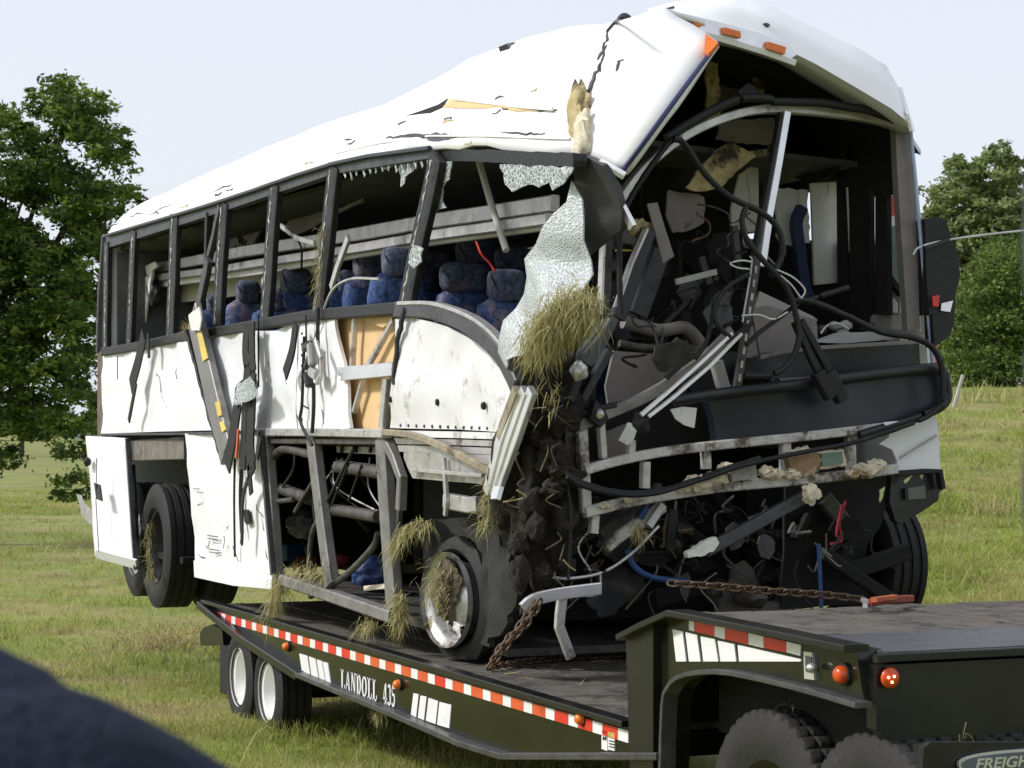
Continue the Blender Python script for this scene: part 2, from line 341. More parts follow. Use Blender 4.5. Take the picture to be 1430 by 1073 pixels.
def scatter(n, x0, x1, y0, y1, zmin=10, zmax=75):
    out = []
    while len(out) < n:
        px, py = random.uniform(x0, x1), random.uniform(y0, y1); r = ray(px, py); t = 9.0
        p = CAM + r * t; prev = t; hit = False
        while t < zmax:
            p = CAM + r * t
            if p.z < gz(p.x, p.y): hit = True; break
            prev = t; t *= 1.06
        if not hit: continue
        for _ in range(5):
            mid = (prev + t) / 2; q = CAM + r * mid
            if q.z < gz(q.x, q.y): t = mid
            else: prev = mid
        p = CAM + r * t; out.append((p.x, p.y, gz(p.x, p.y) - .01, t))
    return np.array(out)
def grow(n, *reg):
    P = scatter(n // 10, *reg); k = 10
    R = np.repeat(P, k, 0); R[:, :2] += rng.normal(0, .05, (len(R), 2)) * (R[:, 3:4] / 12) ** 1.0
    nz = np.array([noise.noise(Vector((p[0] * .9, p[1] * .9, 5))) for p in P]); hh = np.repeat(.07 + .16 * np.clip(nz + .3, 0, 1.2) ** 1.6, k)
    d = rng.normal(0, .45, (len(R), 3)); d[:, 2] = 1; d /= np.linalg.norm(d, axis=1)[:, None]
    return R[:, :3], d, hh * rng.uniform(.5, 1.5, len(R)), .0035 * (R[:, 3] / 12) ** .8
parts = [grow(90000, -150, 1000, 640, 1130), grow(30000, -250, 500, 608, 720), grow(60000, 1180, 1640, 540, 870)]
R_, D_, L_, W_ = [np.concatenate([p[i] for p in parts]) for i in range(4)]
gr = blades('grass', R_, D_, L_, W_, GRASSM, None, .55); gr['kind'] = 'stuff'; gr['label'] = 'uneven green and straw coloured grass of the field'; gr['category'] = 'grass'
# dead reddish patch by the trailer tail and tall dry stalks
P = scatter(700, 215, 300, 875, 915); P = np.repeat(P, 5, 0); P[:, :2] += rng.normal(0, .32, (len(P), 2)); P[:, 2] -= .02
d = rng.normal(0, .8, (len(P), 3)); d[:, 2] = .8; d /= np.linalg.norm(d, axis=1)[:, None]
DEAD = mat('dead_grass', (.2, .12, .07), .9, 0, .3, 3, island=[(.26, .16, .09), (.14, .08, .045), (.33, .24, .13)])
dg = blades('dead_grass', P[:, :3], d, rng.uniform(.06, .19, len(P)), .0035, DEAD, None, .6); dg['kind'] = 'stuff'; dg['label'] = 'reddish brown patch of dead grass behind the trailer tail'; dg['category'] = 'grass'
STALK = mat('straw_stalk', (.42, .34, .18), .8, 0, .2, 3, trans=.2, island=[(.5, .42, .24), (.32, .3, .1), (.22, .24, .07)])
P = np.concatenate([scatter(900, -100, 900, 660, 1120), scatter(500, 1200, 1600, 560, 860)]); dd = rng.normal(0, .55, (len(P), 3)); dd[:, 2] = 1; dd /= np.linalg.norm(dd, axis=1)[:, None]
so_ = blades('straw_stalks', P[:, :3], dd, rng.uniform(.15, .5, len(P)), .003 * (P[:, 3] / 14) ** .6, STALK, None, .8); so_['kind'] = 'stuff'; so_['label'] = 'pale bent stalks standing loosely through the grass'; so_['category'] = 'grass'
for i, (px, py, hh, n, lab) in enumerate([(1328, 552, .8, 26, 'tall dry weeds leaning beside the coach mirror'), (1403, 556, .8, 30, 'tall feathery straw weeds at foot of the trees, right of the stick'), (1365, 556, .5, 24, 'low green weeds on the bank crest between two taller tufts')]):
    p = PD(px, py, 39)
    rt = np.array([[p.x, p.y, gz(p.x, p.y)]] * n) + rng.normal(0, 1, (n, 3)) * np.array([.35, .35, .0]); dd = rng.normal(0, .28, (n, 3)); dd[:, 2] = 1; dd /= np.linalg.norm(dd, axis=1)[:, None]
    tag(blades('weed_clump', rt, dd, rng.uniform(.4, 1.1, n) * hh, .011, STALK, None, .5), lab, 'weeds', 'tall weeds on the bank')
for i, (px, py, lab) in enumerate([(1305, 700, 'green grass tussock on bank beside headlamp bracket'), (1385, 720, 'tall tussock with straw seed heads right of the coach nose'), (1290, 800, 'tussock beside the far front tyre')]):
    p = PD(px, py, 12.5); rr_ = ray(px, py); t = 14
    while CAM.z + rr_.z * t > gz((CAM + rr_ * t).x, (CAM + rr_ * t).y) and t < 60: t += .2
    p = CAM + rr_ * t; n = 160
    rt = np.array([[p.x, p.y, p.z - .02]] * n) + rng.normal(0, .14, (n, 3)) * np.array([1, 1, 0]); dd = rng.normal(0, .45, (n, 3)); dd[:, 2] = 1; dd /= np.linalg.norm(dd, axis=1)[:, None]
    tag(blades('grass_tussock', rt, dd, rng.uniform(.2, .6, n), .005, STALK if i == 1 else GRASSM, None, .7), lab, 'grass', 'tussocks on the bank')
p = PD(1331, 548, 38); tag(tube('stick', [p + Vector((0, 0, -.3)), PD(1345, 524, 38)], .035, GREYL, None, 6, 1), 'pale broken stick leaning at the edge of the trees', 'stick')

# ------------------------------------------------------------------ trees
def leafmat(name, cols, tr=.35):
    m = mat(name, cols[1], .6, 0, .35, 1.3, None, 0, 0, 30, .3, trans=tr); t = m.node_tree; N = t.nodes; L = t.links; b = N['Principled BSDF']
    at = N.new('ShaderNodeAttribute'); at.attribute_name = 'tone'; r = N.new('ShaderNodeValToRGB'); r.color_ramp.elements[0].color = (*cols[0], 1); r.color_ramp.elements[1].color = (*cols[-1], 1)
    for i, c in enumerate(cols[1:-1]): r.color_ramp.elements.new((i + 1) / (len(cols) - 1)).color = (*c, 1)
    L.new(at.outputs['Fac'], r.inputs[0]); mx = N.new('ShaderNodeMix'); mx.data_type = 'RGBA'; mx.inputs[0].default_value = .75
    L.new(b.inputs['Base Color'].links[0].from_socket, mx.inputs[6]); L.new(r.outputs[0], mx.inputs[7]); L.new(mx.outputs[2], b.inputs['Base Color'])
    for nd in N:
        if nd.type == 'BSDF_TRANSLUCENT': L.new(mx.outputs[2], nd.inputs[0])
    return m
def crown(name, lobes, D, depth, dens, size, m, parent):
    """leaf faces in tufts filling lobes given as photo centre and radius at distance D, spread through depth"""
    C = []; TN = []
    for (px, py, r) in lobes:
        rm = r * D / FPX; c = PD(px, py, D); k = max(9, int(dens * r * r / 100 / 34)); nl = 34
        tz = rng.normal(0, 1, (k, 3)); tz /= np.linalg.norm(tz, axis=1)[:, None]; tz *= (rng.uniform(.1, 1, (k, 1)) ** .5) * rm * .92
        tz = tz + rng.uniform(-1, 1, (k, 1)) * depth * np.array([[FLAT.x, FLAT.y, 0]]) + np.array(c)
        sg = np.repeat(rng.uniform(.35, 1.0, (k, 1)), nl, 0) * (.10 + rm * .07)
        off = rng.normal(0, 1, (k * nl, 3)) * sg * np.array([1.15, 1.15, .6]); C.append(np.repeat(tz, nl, 0) + off)
        TN.append(np.clip(np.repeat(rng.uniform(0, 1, k) ** 1.2, nl) + rng.normal(0, .15, k * nl), 0, 1))  # bright and dark tuft colours imitate sunlit and shaded leaf clumps
    C = np.concatenate(C); n = len(C); TN = np.concatenate(TN)
    a = rng.normal(0, 1, (n, 3)); a[:, 2] *= .6; a /= np.linalg.norm(a, axis=1)[:, None]; b = rng.normal(0, 1, (n, 3)); b -= a * (a * b).sum(1)[:, None]; b /= np.linalg.norm(b, axis=1)[:, None]
    s = (size * rng.uniform(.6, 1.4, n))[:, None]
    V = np.stack([C - a * s, C + b * s * .42, C + a * s, C - b * s * .42], 1)
    me = bpy.data.meshes.new(name); me.vertices.add(n * 4); me.vertices.foreach_set('co', V.ravel()); me.loops.add(n * 4); me.loops.foreach_set('vertex_index', np.arange(n * 4, dtype=np.int32))
    me.polygons.add(n); me.polygons.foreach_set('loop_start', (np.arange(n) * 4).astype(np.int32)); me.update(calc_edges=True)
    at = me.attributes.new('tone', 'FLOAT', 'FACE'); at.data.foreach_set('value', TN.astype(np.float32)); return link(name, me, m, parent)
BARK = mat('bark', (.07, .055, .045), .9, 0, .4, 6, None, 0, .6, 20)
def trunk(parent, base, tops, r):
    t = tube('trunk', [base - Vector((0, 0, .3)), base + Vector((.05, .03, 1.2)), tops[0] * .6 + base * .4, tops[0]], r, BARK, parent, 9, 5, taper=lambda q: 1.15 - .9 * q)
    fork = base + Vector((.04, .03, 1.3))
    for q in tops[1:]: tube('limb', [fork + (tops[0] - fork) * random.uniform(0, .35), (fork + q) / 2 + Vector((0, 0, .3)), q], r * .45, BARK, t, 7, 5, taper=lambda u: 1 - .85 * u)
def gpt(px, D):
    p = PD(px, 605, D); return Vector((p.x, p.y, gz(p.x, p.y)))
OAK = leafmat('oak_leaves', [(.03, .055, .012), (.07, .12, .02), (.13, .20, .03), (.23, .31, .05)])
T = thing('broadleaf_tree', 'large dark green broadleaf tree rising left of the coach rear', 'tree', gpt(-70, 38))
base = Vector(T.location); T.location = (0, 0, 0)
lob = [(95, 140, 34), (70, 185, 52), (112, 170, 40), (141, 145, 15), (130, 190, 25), (172, 200, 18), (150, 218, 24), (172, 225, 13), (105, 240, 48), (50, 250, 55), (140, 262, 16), (168, 268, 18), (190, 282, 13), (150, 290, 22), (120, 300, 40), (60, 320, 65), (10, 190, 40), (0, 270, 70), (-40, 330, 90), (20, 400, 75), (95, 370, 50), (110, 420, 40), (60, 450, 70), (105, 500, 36), (118, 545, 24), (60, 540, 60), (0, 530, 80), (-70, 450, 110), (15, 600, 42), (70, 598, 26), (108, 590, 20), (104, 630, 14), (98, 665, 13), (100, 690, 12), (-60, 590, 60), (5, 640, 22), (125, 340, 26), (128, 390, 22), (130, 460, 18), (-120, 230, 80), (-160, 420, 100)]
lob2 = []
for (a_, b_, r_) in lob:
    if r_ > 40:
        for _ in range(int(r_ / 9)): an = random.uniform(0, 6.28); q_ = r_ * .78 * math.sqrt(random.random()); lob2.append((a_ + q_ * math.cos(an), b_ + q_ * math.sin(an), r_ * random.uniform(.22, .42)))
    else: lob2.append((a_, b_, r_ * .9))
crown('crown', lob2, 38, 1.3, 135, .06, OAK, T); trunk(T, base, [PD(60, 330, 38), PD(150, 215, 38), PD(100, 150, 38), PD(165, 285, 38), PD(40, 250, 38), PD(110, 480, 38), PD(15, 420, 38), PD(20, 230, 38), PD(120, 260, 38), PD(90, 420, 38.4), PD(-120, 300, 38), PD(60, 560, 37.8)], .22)
POP = leafmat('poplar_leaves', [(.08, .11, .035), (.17, .215, .07), (.27, .32, .12), (.38, .42, .2)])
T = thing('tall_tree', 'tall pale green tree beyond the coach mirror', 'tree'); base = gpt(1370, 54)
crown('crown', [(1385, 225, 22), (1345, 235, 24), (1365, 255, 30), (1410, 245, 26), (1315, 270, 22), (1340, 290, 34), (1385, 290, 42), (1425, 300, 40), (1310, 310, 20), (1315, 350, 30), (1350, 350, 40), (1400, 350, 50), (1460, 340, 60), (1330, 400, 40), (1390, 410, 50), (1310, 430, 24), (1297, 300, 10), (1300, 380, 24), (1345, 325, 30), (1305, 345, 26), (1350, 390, 34), (1325, 372, 30)], 54, 1.2, 150, .085, POP, T); trunk(T, base, [PD(1370, 240, 54), PD(1330, 300, 54), PD(1420, 280, 54)], .16)
CED = leafmat('cedar_leaves', [(.04, .07, .015), (.09, .15, .028), (.15, .22, .045), (.24, .31, .08)])
T = thing('bushy_tree', 'bushy mid green tree in front of the pale tall tree, above the bank', 'tree'); base = gpt(1385, 47)
crown('crown', [(1400, 360, 34), (1375, 400, 40), (1415, 410, 45), (1350, 440, 34), (1390, 460, 50), (1430, 460, 50), (1335, 490, 26), (1370, 510, 40), (1415, 515, 45), (1470, 450, 70), (1340, 525, 22), (1385, 540, 28), (1420, 545, 24)], 47, 1.0, 170, .05, CED, T); trunk(T, base, [PD(1390, 390, 47), PD(1360, 450, 47), PD(1430, 430, 47)], .12)
T = thing('dark_tree', 'dark tree behind the far mirror, lowest of the right trees', 'tree'); base = gpt(1320, 60)
crown('crown', [(1320, 440, 36), (1300, 490, 34), (1340, 480, 40), (1310, 530, 34), (1350, 530, 34), (1270, 520, 40), (1300, 400, 30), (1340, 420, 36), (1380, 500, 40)], 60, 1.0, 130, .10, OAK, T); trunk(T, base, [PD(1320, 450, 60), PD(1350, 480, 60)], .12)
for i, (px, D, lob, lab) in enumerate([(30, 150, [(20, 585, 18), (45, 580, 20), (70, 586, 14)], 'distant low tree clump under the big tree crown, left one'), (150, 170, [(130, 572, 16), (160, 570, 20), (190, 575, 18)], 'distant trees just behind the coach rear corner'), (-60, 160, [(-40, 580, 22), (-80, 575, 26)], 'distant tree at the left edge of the field')]):
    T = thing('distant_tree', lab, 'tree', group='distant trees across the field'); crown('crown', lob, D, 2, 120, .35, CED, T); trunk(T, gpt(px, D), [PD(px + 5, 585, D), PD(px - 10, 588, D)], .2)
wl = crown('distant_wood', [(px_, 600 - random.uniform(0, 9), random.uniform(7, 13)) for px_ in range(-900, 1500, 11)], 300, 8, 260, .6, CED, None); wl['kind'] = 'stuff'; wl['label'] = 'low line of distant woods across the far field'; wl['category'] = 'woods'
# far house
H = thing('far_house', 'small far off house with brown roof between tree and coach', 'house')
p = gpt(120, 330); ex = RIGHT; 
bm = bmesh.new(); bmesh.ops.create_cube(bm, size=1); bm.transform(Matrix.Translation(p + Vector((0, 0, 1.1))) @ Matrix.Rotation(math.atan2(ex.y, ex.x), 4, 'Z') @ Matrix.Diagonal((3.4, 3, 2.4, 1)))
from_bm('wall', bm, mat('house_wall', (.30, .34, .38), .8), H)
bm = bmesh.new(); vs = [bm.verts.new(v) for v in [(-2, -1.8, 0), (2, -1.8, 0), (2, 1.8, 0), (-2, 1.8, 0), (-2, 0, .8), (2, 0, .8)]]
for f in [(0, 1, 5, 4), (2, 3, 4, 5), (0, 4, 3), (1, 2, 5), (3, 2, 1, 0)]: bm.faces.new([vs[i] for i in f])
bm.transform(Matrix.Translation(p + Vector((0, 0, 2.32))) @ Matrix.Rotation(math.atan2(ex.y, ex.x), 4, 'Z')); from_bm('roof', bm, mat('house_roof', (.28, .18, .13), .8), H)

# ------------------------------------------------------------------ the wrecked coach
W = 2.38; XF = 8.9
BUS = thing('wrecked_coach', 'wrecked white motor coach with crushed open front, loaded on the dark lowbed trailer', 'bus')
B = BUS
# roof: stations along the coach, rows from near eave over the crown to the far eave
EAVE = [(150, 328), (300, 283), (465, 228), (600, 207), (700, 210), (803, 214)]
SIL = [(140, 314), (160, 305), (215, 282), (330, 230), (400, 199), (480, 167), (560, 143), (620, 110), (700, 67), (760, 48), (870, 20), (940, 4), (1010, -6)]
YOFF = [(150, 0), (600, 0), (700, .05), (803, .15)]
rows = []; ROW_Y = [0, .03, .09, .19, .32, .46]
est = [150, 158, 185, 225, 270, 320, 370, 420, 465, 510, 555, 600, 640, 680, 720, 760, 803]
for e in est:
    yo = interp(e, YOFF); p0 = PY(e, interp(e, EAVE), yo); col = []
    rb = smooth(150, 190, e)
    y5 = yo + ROW_Y[-1]; px, _ = proj((p0.x, y5, 3.8))
    zs = PX(px, interp(px, SIL), p0.x).z
    zs = max(zs, p0.z + .06)
    for y in ROW_Y:
        t = y / ROW_Y[-1]; z = p0.z + (zs - p0.z) * math.sin(min(1, t) * math.pi / 2) ** .8 if t > 0 else p0.z
        col.append(Vector((p0.x, yo + y, z)))
    r = max(0, (zs - 3.85) / .35); xf = min(p0.x, 8.75); xs = p0.x * .5 + xf * .5
    col += [Vector((xs, 1.2, zs + .02 - .12 * r)), Vector((xf, 1.8, .35 * zs + .65 * 3.80)), Vector((xf, 2.2, 3.68)), Vector((xf, W, 3.45))]
    rows.append(col)
# peeled near corner in front of the crease
edge = [PY(870, 242, .25), PY(888, 218, .28), PY(912, 186, .34), PY(945, 141, .45), PY(978, 97, .6), PY(1005, 61, .74)]
last = rows[-1][:6]
mid = [(a * .5 + b * .5) + Vector((0, -.05 * math.sin(i * .6), 0)) for i, (a, b) in enumerate(zip(last, edge))]
bm = bmesh.new()
G = [[bm.verts.new(p) for p in c] for c in rows]
def dentrow(v, amp):
    q = v.co * 1.3; v.co += Vector((0, -.3, 1)) * amp * (noise.noise(q) - .45 * smooth(6, 8.5, v.co.x) * (1 - abs(noise.noise(q * 1.9 + Vector((3, 1, 7)))) * 3))
for A, C in zip(G, G[1:]):
    for j in range(len(A) - 1): bm.faces.new([A[j], C[j], C[j + 1], A[j + 1]])
Gm = [bm.verts.new(p) for p in mid]; Ge = [bm.verts.new(p) for p in edge]
for A, C in ((G[-1][:6], Gm), (Gm, Ge)):
    for j in range(5): bm.faces.new([A[j], C[j], C[j + 1], A[j + 1]])
bmesh.ops.subdivide_edges(bm, edges=bm.edges[:], cuts=1, use_grid_fill=True, smooth=.6)
for v in bm.verts: dentrow(v, .012 + .02 * smooth(5.5, 9, v.co.x))
bmesh.ops.recalc_face_normals(bm, faces=bm.faces)
roof_tree = BVHTree.FromBMesh(bm)
me = bpy.data.meshes.new('roof'); bm.to_mesh(me); bm.free(); ROOF = link('roof', me, WROOF, B, True)
ROOF.data.materials.append(VOID); md = ROOF.modifiers.new('thickness', 'SOLIDIFY'); md.thickness = .03; md.offset = -1; md.material_offset = 1  # near-black underside paints in the shade below the roof shell
def RP(px, py, out=.006, fallback=.3):
    r = ray(px, py).normalized(); h = roof_tree.ray_cast(CAM, r)
    return h[0] - r * out if h[0] is not None else PY(px, py, fallback)
# white moulded front cap and its lamp strip
top = [PX(a, b, 8.8) for a, b in [(942, 3), (1010, -8), (1070, 6), (1140, 40), (1200, 68), (1238, 92), (1258, 128)]]
mi1 = [PX(a, b, 8.98) for a, b in [(942, 14), (1010, 8), (1070, 26), (1140, 62), (1203, 95), (1243, 122), (1264, 150)]]
mi2 = [PX(a, b, 9.08) for a, b in [(943, 28), (1010, 38), (1070, 55), (1140, 90), (1205, 128), (1245, 152), (1267, 170)]]
low = [PX(a, b, 9.02) for a, b in [(944, 44), (1008, 58), (1065, 72), (1120, 90), (1190, 131), (1235, 158), (1270, 182)]]
bk = [p + Vector((-.25, 0, .05)) for p in low]
sidec = [PY(1275, 230, W + .0)]
bm = bmesh.new(); GG = [[bm.verts.new(p) for p in c] for c in ([Vector((8.5, p.y, p.z + .02)) for p in top], top, mi1, mi2, low, bk)]
for A, C in zip(GG, GG[1:]):
    for j in range(len(A) - 1): bm.faces.new([A[j], A[j + 1], C[j + 1], C[j]])
bmesh.ops.subdivide_edges(bm, edges=bm.edges[:], cuts=2, use_grid_fill=True, smooth=.8)
o = from_bm('front_cap', bm, WCAP, B, True); o.data.materials.append(VOID); md = o.modifiers.new('thickness', 'SOLIDIFY'); md.thickness = .02; md.offset = -1; md.material_offset = 1  # inner face blackened in place of shade under the cap
sheet('cap_corner', [PX(1255, 120, 8.75), PX(1268, 165, 8.75), PX(1274, 184, 8.8), PX(1270, 184, 9.05), PX(1265, 160, 9.05)], .015, WCAP, B)
strip = sheet('lamp_strip', SX([(943, 16), (1000, 30), (1060, 46), (1100, 62), (1113, 76), (1105, 82), (1060, 70), (1000, 50), (943, 36)], 9.13), .02, CHROME, B)
for q in ([(945, 17), (962, 21), (981, 36), (978, 38), (946, 29)], [(1011, 38), (1034, 44), (1035, 53), (1012, 47)], [(1072, 58), (1098, 66), (1096, 76), (1072, 68)]): sheet('marker_lamp', SX(q, 9.155), .03, AMBER, strip)
bar('cap_lip', SX([(941, 37), (1005, 54), (1065, 72), (1110, 88)], 9.12), .025, .03, WCAP, B)
sheet('marker_lamp', [RP(a, b, .05) for a, b in [(985, 47), (1003, 60), (989, 75), (984, 66)]], .03, AMBER, B)
tube('torn_edge_trim', [p + Vector((0, -.01, 0)) for p in edge], .012, mat('blue_edge', (.02, .025, .09), .5), B, 6, 3)
# tears, cracks, vents and dirt on the roof skin
sheet('roof_tear', [RP(a, b, .012) for a, b in [(566, 162), (590, 154), (612, 146), (626, 137), (618, 150), (600, 158)]], .006, VOID, B)
sheet('roof_insulation', [RP(a, b, .016) for a, b in [(618, 150), (628, 139), (660, 143), (700, 148), (740, 153), (755, 155), (720, 155), (670, 151), (640, 151)]], .01, TAN, B)
bar('roof_flap', [RP(a, b, .03) for a, b in [(613, 134), (640, 138), (690, 144), (730, 149), (772, 152)]], .02, .012, WROOF, B)
for pth, wd in (([(868, 22), (850, 45), (842, 72), (838, 100)], .016), ([(838, 88), (828, 112), (815, 140), (806, 160)], .03), ([(848, 62), (833, 84)], .02), ([(865, 84), (860, 100)], .02), ([(870, 84), (862, 86)], .012), ([(540, 193), (570, 190), (600, 189), (640, 190)], .02), ([(700, 185), (730, 187), (760, 186)], .008), ([(150, 318), (165, 312)], .02), ([(300, 268), (312, 262), (325, 258)], .012), ([(180, 302), (200, 297)], .012), ([(480, 196), (492, 194)], .012), ([(215, 296), (240, 286)], .008), ([(700, 152), (760, 154), (778, 153)], .01)):
    P_ = [RP(a + random.uniform(-1, 1), b + random.uniform(-1, 1), .006) for a, b in jagged(pth, 1.5, 5, False) + [pth[-1]]]
    bar('roof_crack', P_, wd, .006, GREYF, B, taper=lambda t: .35 + .65 * math.sin(3.1 * min(1, max(0, t + .02)) ) + .2 * random.random())
sheet('roof_scuff', [RP(a, b, .008) for a, b in jagged([(592, 190), (604, 186), (622, 186), (640, 191), (625, 196), (612, 198), (598, 196)], 2, 5)], .004, GREYF, B)
hv = thing_v = sheet('roof_hatch', [RP(696, 66, .0), RP(708, 61, .0), PY(728, 57, .5), PY(722, 60, .5), PY(704, 67, .5)], .05, DARKP, B)
ant = tube('antenna_cable', [RP(868, 26, .02), RP(858, 32, .02), RP(848, 44, .02)], .008, DARKP, B, 6); lump('antenna_base', RP(872, 27, .0), (.035, .035, .03), DARKP, B, .1)
lump('roof_foam', RP(808, 168, -.02), (.08, .05, .17), YFOAM, B, .5, 4, 3, 2); lump('roof_foam', RP(815, 192, 0), (.06, .05, .12), FOAM, B, .5, 4, 3, 5)
tube('wiper_stub', [PX(1072, 36, 9.0), PX(1068, 36, 9.02)], .014, DARKP, B, 6)
# far side, rear wall, floor, bulkheads: dark shells seen through the broken windows and nose
def quadsheet(name, a, b, z0, z1, m, t=.04, zb=None):
    return sheet(name, [Vector((*a, z0)), Vector((*b, z0)), Vector((*b, z1)), Vector((*a, z1))], t, m, B)
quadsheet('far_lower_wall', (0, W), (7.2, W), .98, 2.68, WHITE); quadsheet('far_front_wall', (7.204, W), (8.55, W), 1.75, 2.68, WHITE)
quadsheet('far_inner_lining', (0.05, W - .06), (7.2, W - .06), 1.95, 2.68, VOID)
quadsheet('far_header', (0, W), (8.6, W), 3.34, 3.47, FRAME)
for i in range(5):
    a, b = .12 + i * 1.28, .12 + i * 1.28 + 1.18
    bar('far_pillar', [Vector((a - .06, W, 2.66)), Vector((a - .06, W, 3.36))], .10, .06, FRAME, B)
    quadsheet('far_window', (a, W), (b, W), 2.69, 3.33, GLASSD, .008)
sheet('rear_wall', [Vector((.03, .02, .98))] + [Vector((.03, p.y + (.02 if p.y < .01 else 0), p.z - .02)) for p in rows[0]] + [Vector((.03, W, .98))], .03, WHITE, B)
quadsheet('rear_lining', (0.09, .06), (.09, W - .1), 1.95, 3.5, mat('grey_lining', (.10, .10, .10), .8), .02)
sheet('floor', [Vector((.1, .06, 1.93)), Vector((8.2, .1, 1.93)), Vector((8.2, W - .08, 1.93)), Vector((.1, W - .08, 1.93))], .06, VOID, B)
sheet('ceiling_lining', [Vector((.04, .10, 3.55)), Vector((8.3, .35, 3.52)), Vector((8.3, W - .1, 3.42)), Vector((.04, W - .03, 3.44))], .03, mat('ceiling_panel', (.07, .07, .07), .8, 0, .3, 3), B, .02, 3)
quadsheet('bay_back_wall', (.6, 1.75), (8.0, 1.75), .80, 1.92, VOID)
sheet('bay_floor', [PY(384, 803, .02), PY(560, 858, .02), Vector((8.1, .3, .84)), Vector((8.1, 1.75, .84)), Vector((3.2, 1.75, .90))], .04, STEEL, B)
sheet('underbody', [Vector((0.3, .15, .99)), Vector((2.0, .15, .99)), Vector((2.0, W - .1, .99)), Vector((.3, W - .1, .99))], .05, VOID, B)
quadsheet('dark_nose_backing', (7.5, .55), (7.5, W - .05), .86, 1.95, VOID)  # added near-black sheet standing in for the dark depth behind the nose
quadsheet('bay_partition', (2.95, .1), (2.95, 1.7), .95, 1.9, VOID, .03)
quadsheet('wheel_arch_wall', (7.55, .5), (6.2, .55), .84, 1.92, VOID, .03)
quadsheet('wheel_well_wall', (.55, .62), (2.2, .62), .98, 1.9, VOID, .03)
# rear cabin partition seen in the last windows
sheet('rear_partition', SY([(170, 352), (184, 348), (183, 400), (181, 470), (167, 474), (169, 420)], .25), .02, GREYL, B)
sheet('rear_curtain', SY([(201, 388), (208, 384), (206, 420), (202, 455), (197, 455)], .3), .015, PALE, B)
# window band: header, pillars, sill
sheet('window_header', SY([(148, 327), (300, 283), (465, 228), (600, 206), (600, 221), (465, 243), (300, 299), (148, 347)], -.012), .07, GREYF, B)
sheet('window_header', SY(jagged([(601, 207), (700, 210), (800, 214), (800, 233), (740, 232), (680, 226), (601, 224)], 1.2, 8), .03), .07, FRAME, B)
tube('drip_rail', SY([(149, 329), (300, 284), (465, 229), (600, 207)], -.03), .014, DARKP, B, 6, 3)
def pillar(a, b, wd, m=FRAME, y=-.005, th=.04, name='window_pillar'):
    p, q = PY(*a, y), PY(*b, y); k = [p.lerp(q, t) + Vector((random.uniform(-.012, .012), 0, 0)) * (0 < t < 1) for t in (0, .25, .5, .75, 1)]
    return bar(name, k, wd, th, m, B)
bx = 2.05
for a, b, wpx in [((151, 338), (149, 492), 7), ((189, 322), (182, 482), 8), ((246, 300), (240, 474), 12), ((315, 284), (305, 458), 13), ((386, 258), (372, 447), 14), ((469, 232), (447, 438), 16), ((612, 218), (568, 430), 19)]:
    e = .5 * (a[0] + b[0]); dxm = (PY(e + wpx, 400).x - PY(e, 400).x)
    P_ = pillar(a, b, dxm * .85)
    c = [PY(a[0] + (b[0] - a[0]) * t - wpx * .45, a[1] + (b[1] - a[1]) * t, -.05) for t in np.linspace(.03, .97, 34)]
    bar('pillar_seal', [v + Vector((random.uniform(-.012, .012), 0, 0)) for v in c], .014, .008, ALU, B, taper=lambda t: random.choice([.1, .3, .7, 1.1, 1.3]))
pillar((291, 297), (289, 378), .05); pillar((309, 288), (290, 372), .06, GREYF, -.02); pillar((292, 362), (278, 432), .10, GREYF, -.04)
sheet('pillar_skin', SY(jagged([(575, 341), (590, 347), (588, 366), (577, 375), (570, 368)], 1.5, 5), -.06), .006, SHAT, B)
bar('window_sill', SY([(147, 492), (200, 483), (262, 470), (300, 465), (375, 452), (440, 441), (500, 436), (560, 431)], -.01), .07, .08, FRAME, B, k=3)
bar('curved_sill', SY([(556, 433), (600, 434), (640, 446), (672, 466), (700, 494), (716, 522), (724, 540)], -.02), .085, .06, GREYF, B, k=4)
bar('curved_sill_edge', SY([(560, 424), (605, 424), (650, 438), (682, 458), (708, 486)], -.03), .02, .05, ALU, B, k=4)
# collapsed parcel rack and grab pole inside
def rack(pts, wd, m, y, th=.05): return bar('parcel_rack_rail', SY(pts, y), wd, th, m, B, k=3)
rack([(200, 378), (260, 367), (340, 352), (420, 340), (480, 331), (600, 310), (690, 297), (775, 284)], .085, ALU, .42)
rack([(205, 390), (300, 378), (360, 368), (430, 358), (520, 344), (600, 330), (700, 316), (768, 306)], .06, ALU, .40)
rack([(208, 400), (300, 388), (360, 380), (430, 368), (520, 352), (600, 338), (700, 324), (760, 316)], .05, PALE, .45)
sheet('rack_panel', SY([(215, 402), (300, 392), (380, 380), (470, 365), (470, 392), (380, 405), (300, 418), (225, 425)], .62), .02, mat('yellowed_panel', (.55, .53, .40), .6, 0, .15, 3, (.2, .18, .12), .2), B, .02, 2)
sheet('rack_end_cap', SY(jagged([(203, 372), (216, 366), (220, 372), (212, 378), (208, 410), (202, 410), (205, 390)], 1, 6), .30), .02, PALE, B)
lump('dangling_gear', PY(216, 412, .35), (.06, .05, .09), GREYF, B, .5)
for q, m_ in (([(475, 262), (500, 258), (570, 225), (575, 233), (530, 262), (495, 272)], GREYL), ([(430, 300), (480, 290), (510, 276), (508, 284), (470, 300), (430, 318)], TAUPE), ([(390, 320), (420, 300), (455, 296), (448, 310), (410, 330)], TAUPE), ([(320, 330), (355, 300), (365, 318), (350, 345), (322, 350)], TAUPE), ([(700, 285), (725, 280), (735, 288), (700, 296)], ALU), ([(330, 318), (350, 345), (345, 360), (325, 356)], VOID)):
    sheet('ceiling_debris', SY(jagged(q, 1.5, 10), .6), .02, m_, B, .03, 2)
tube('grab_pole', SY([(669, 226), (685, 282), (707, 350)], .35), .019, PALE, B, 8, 1)
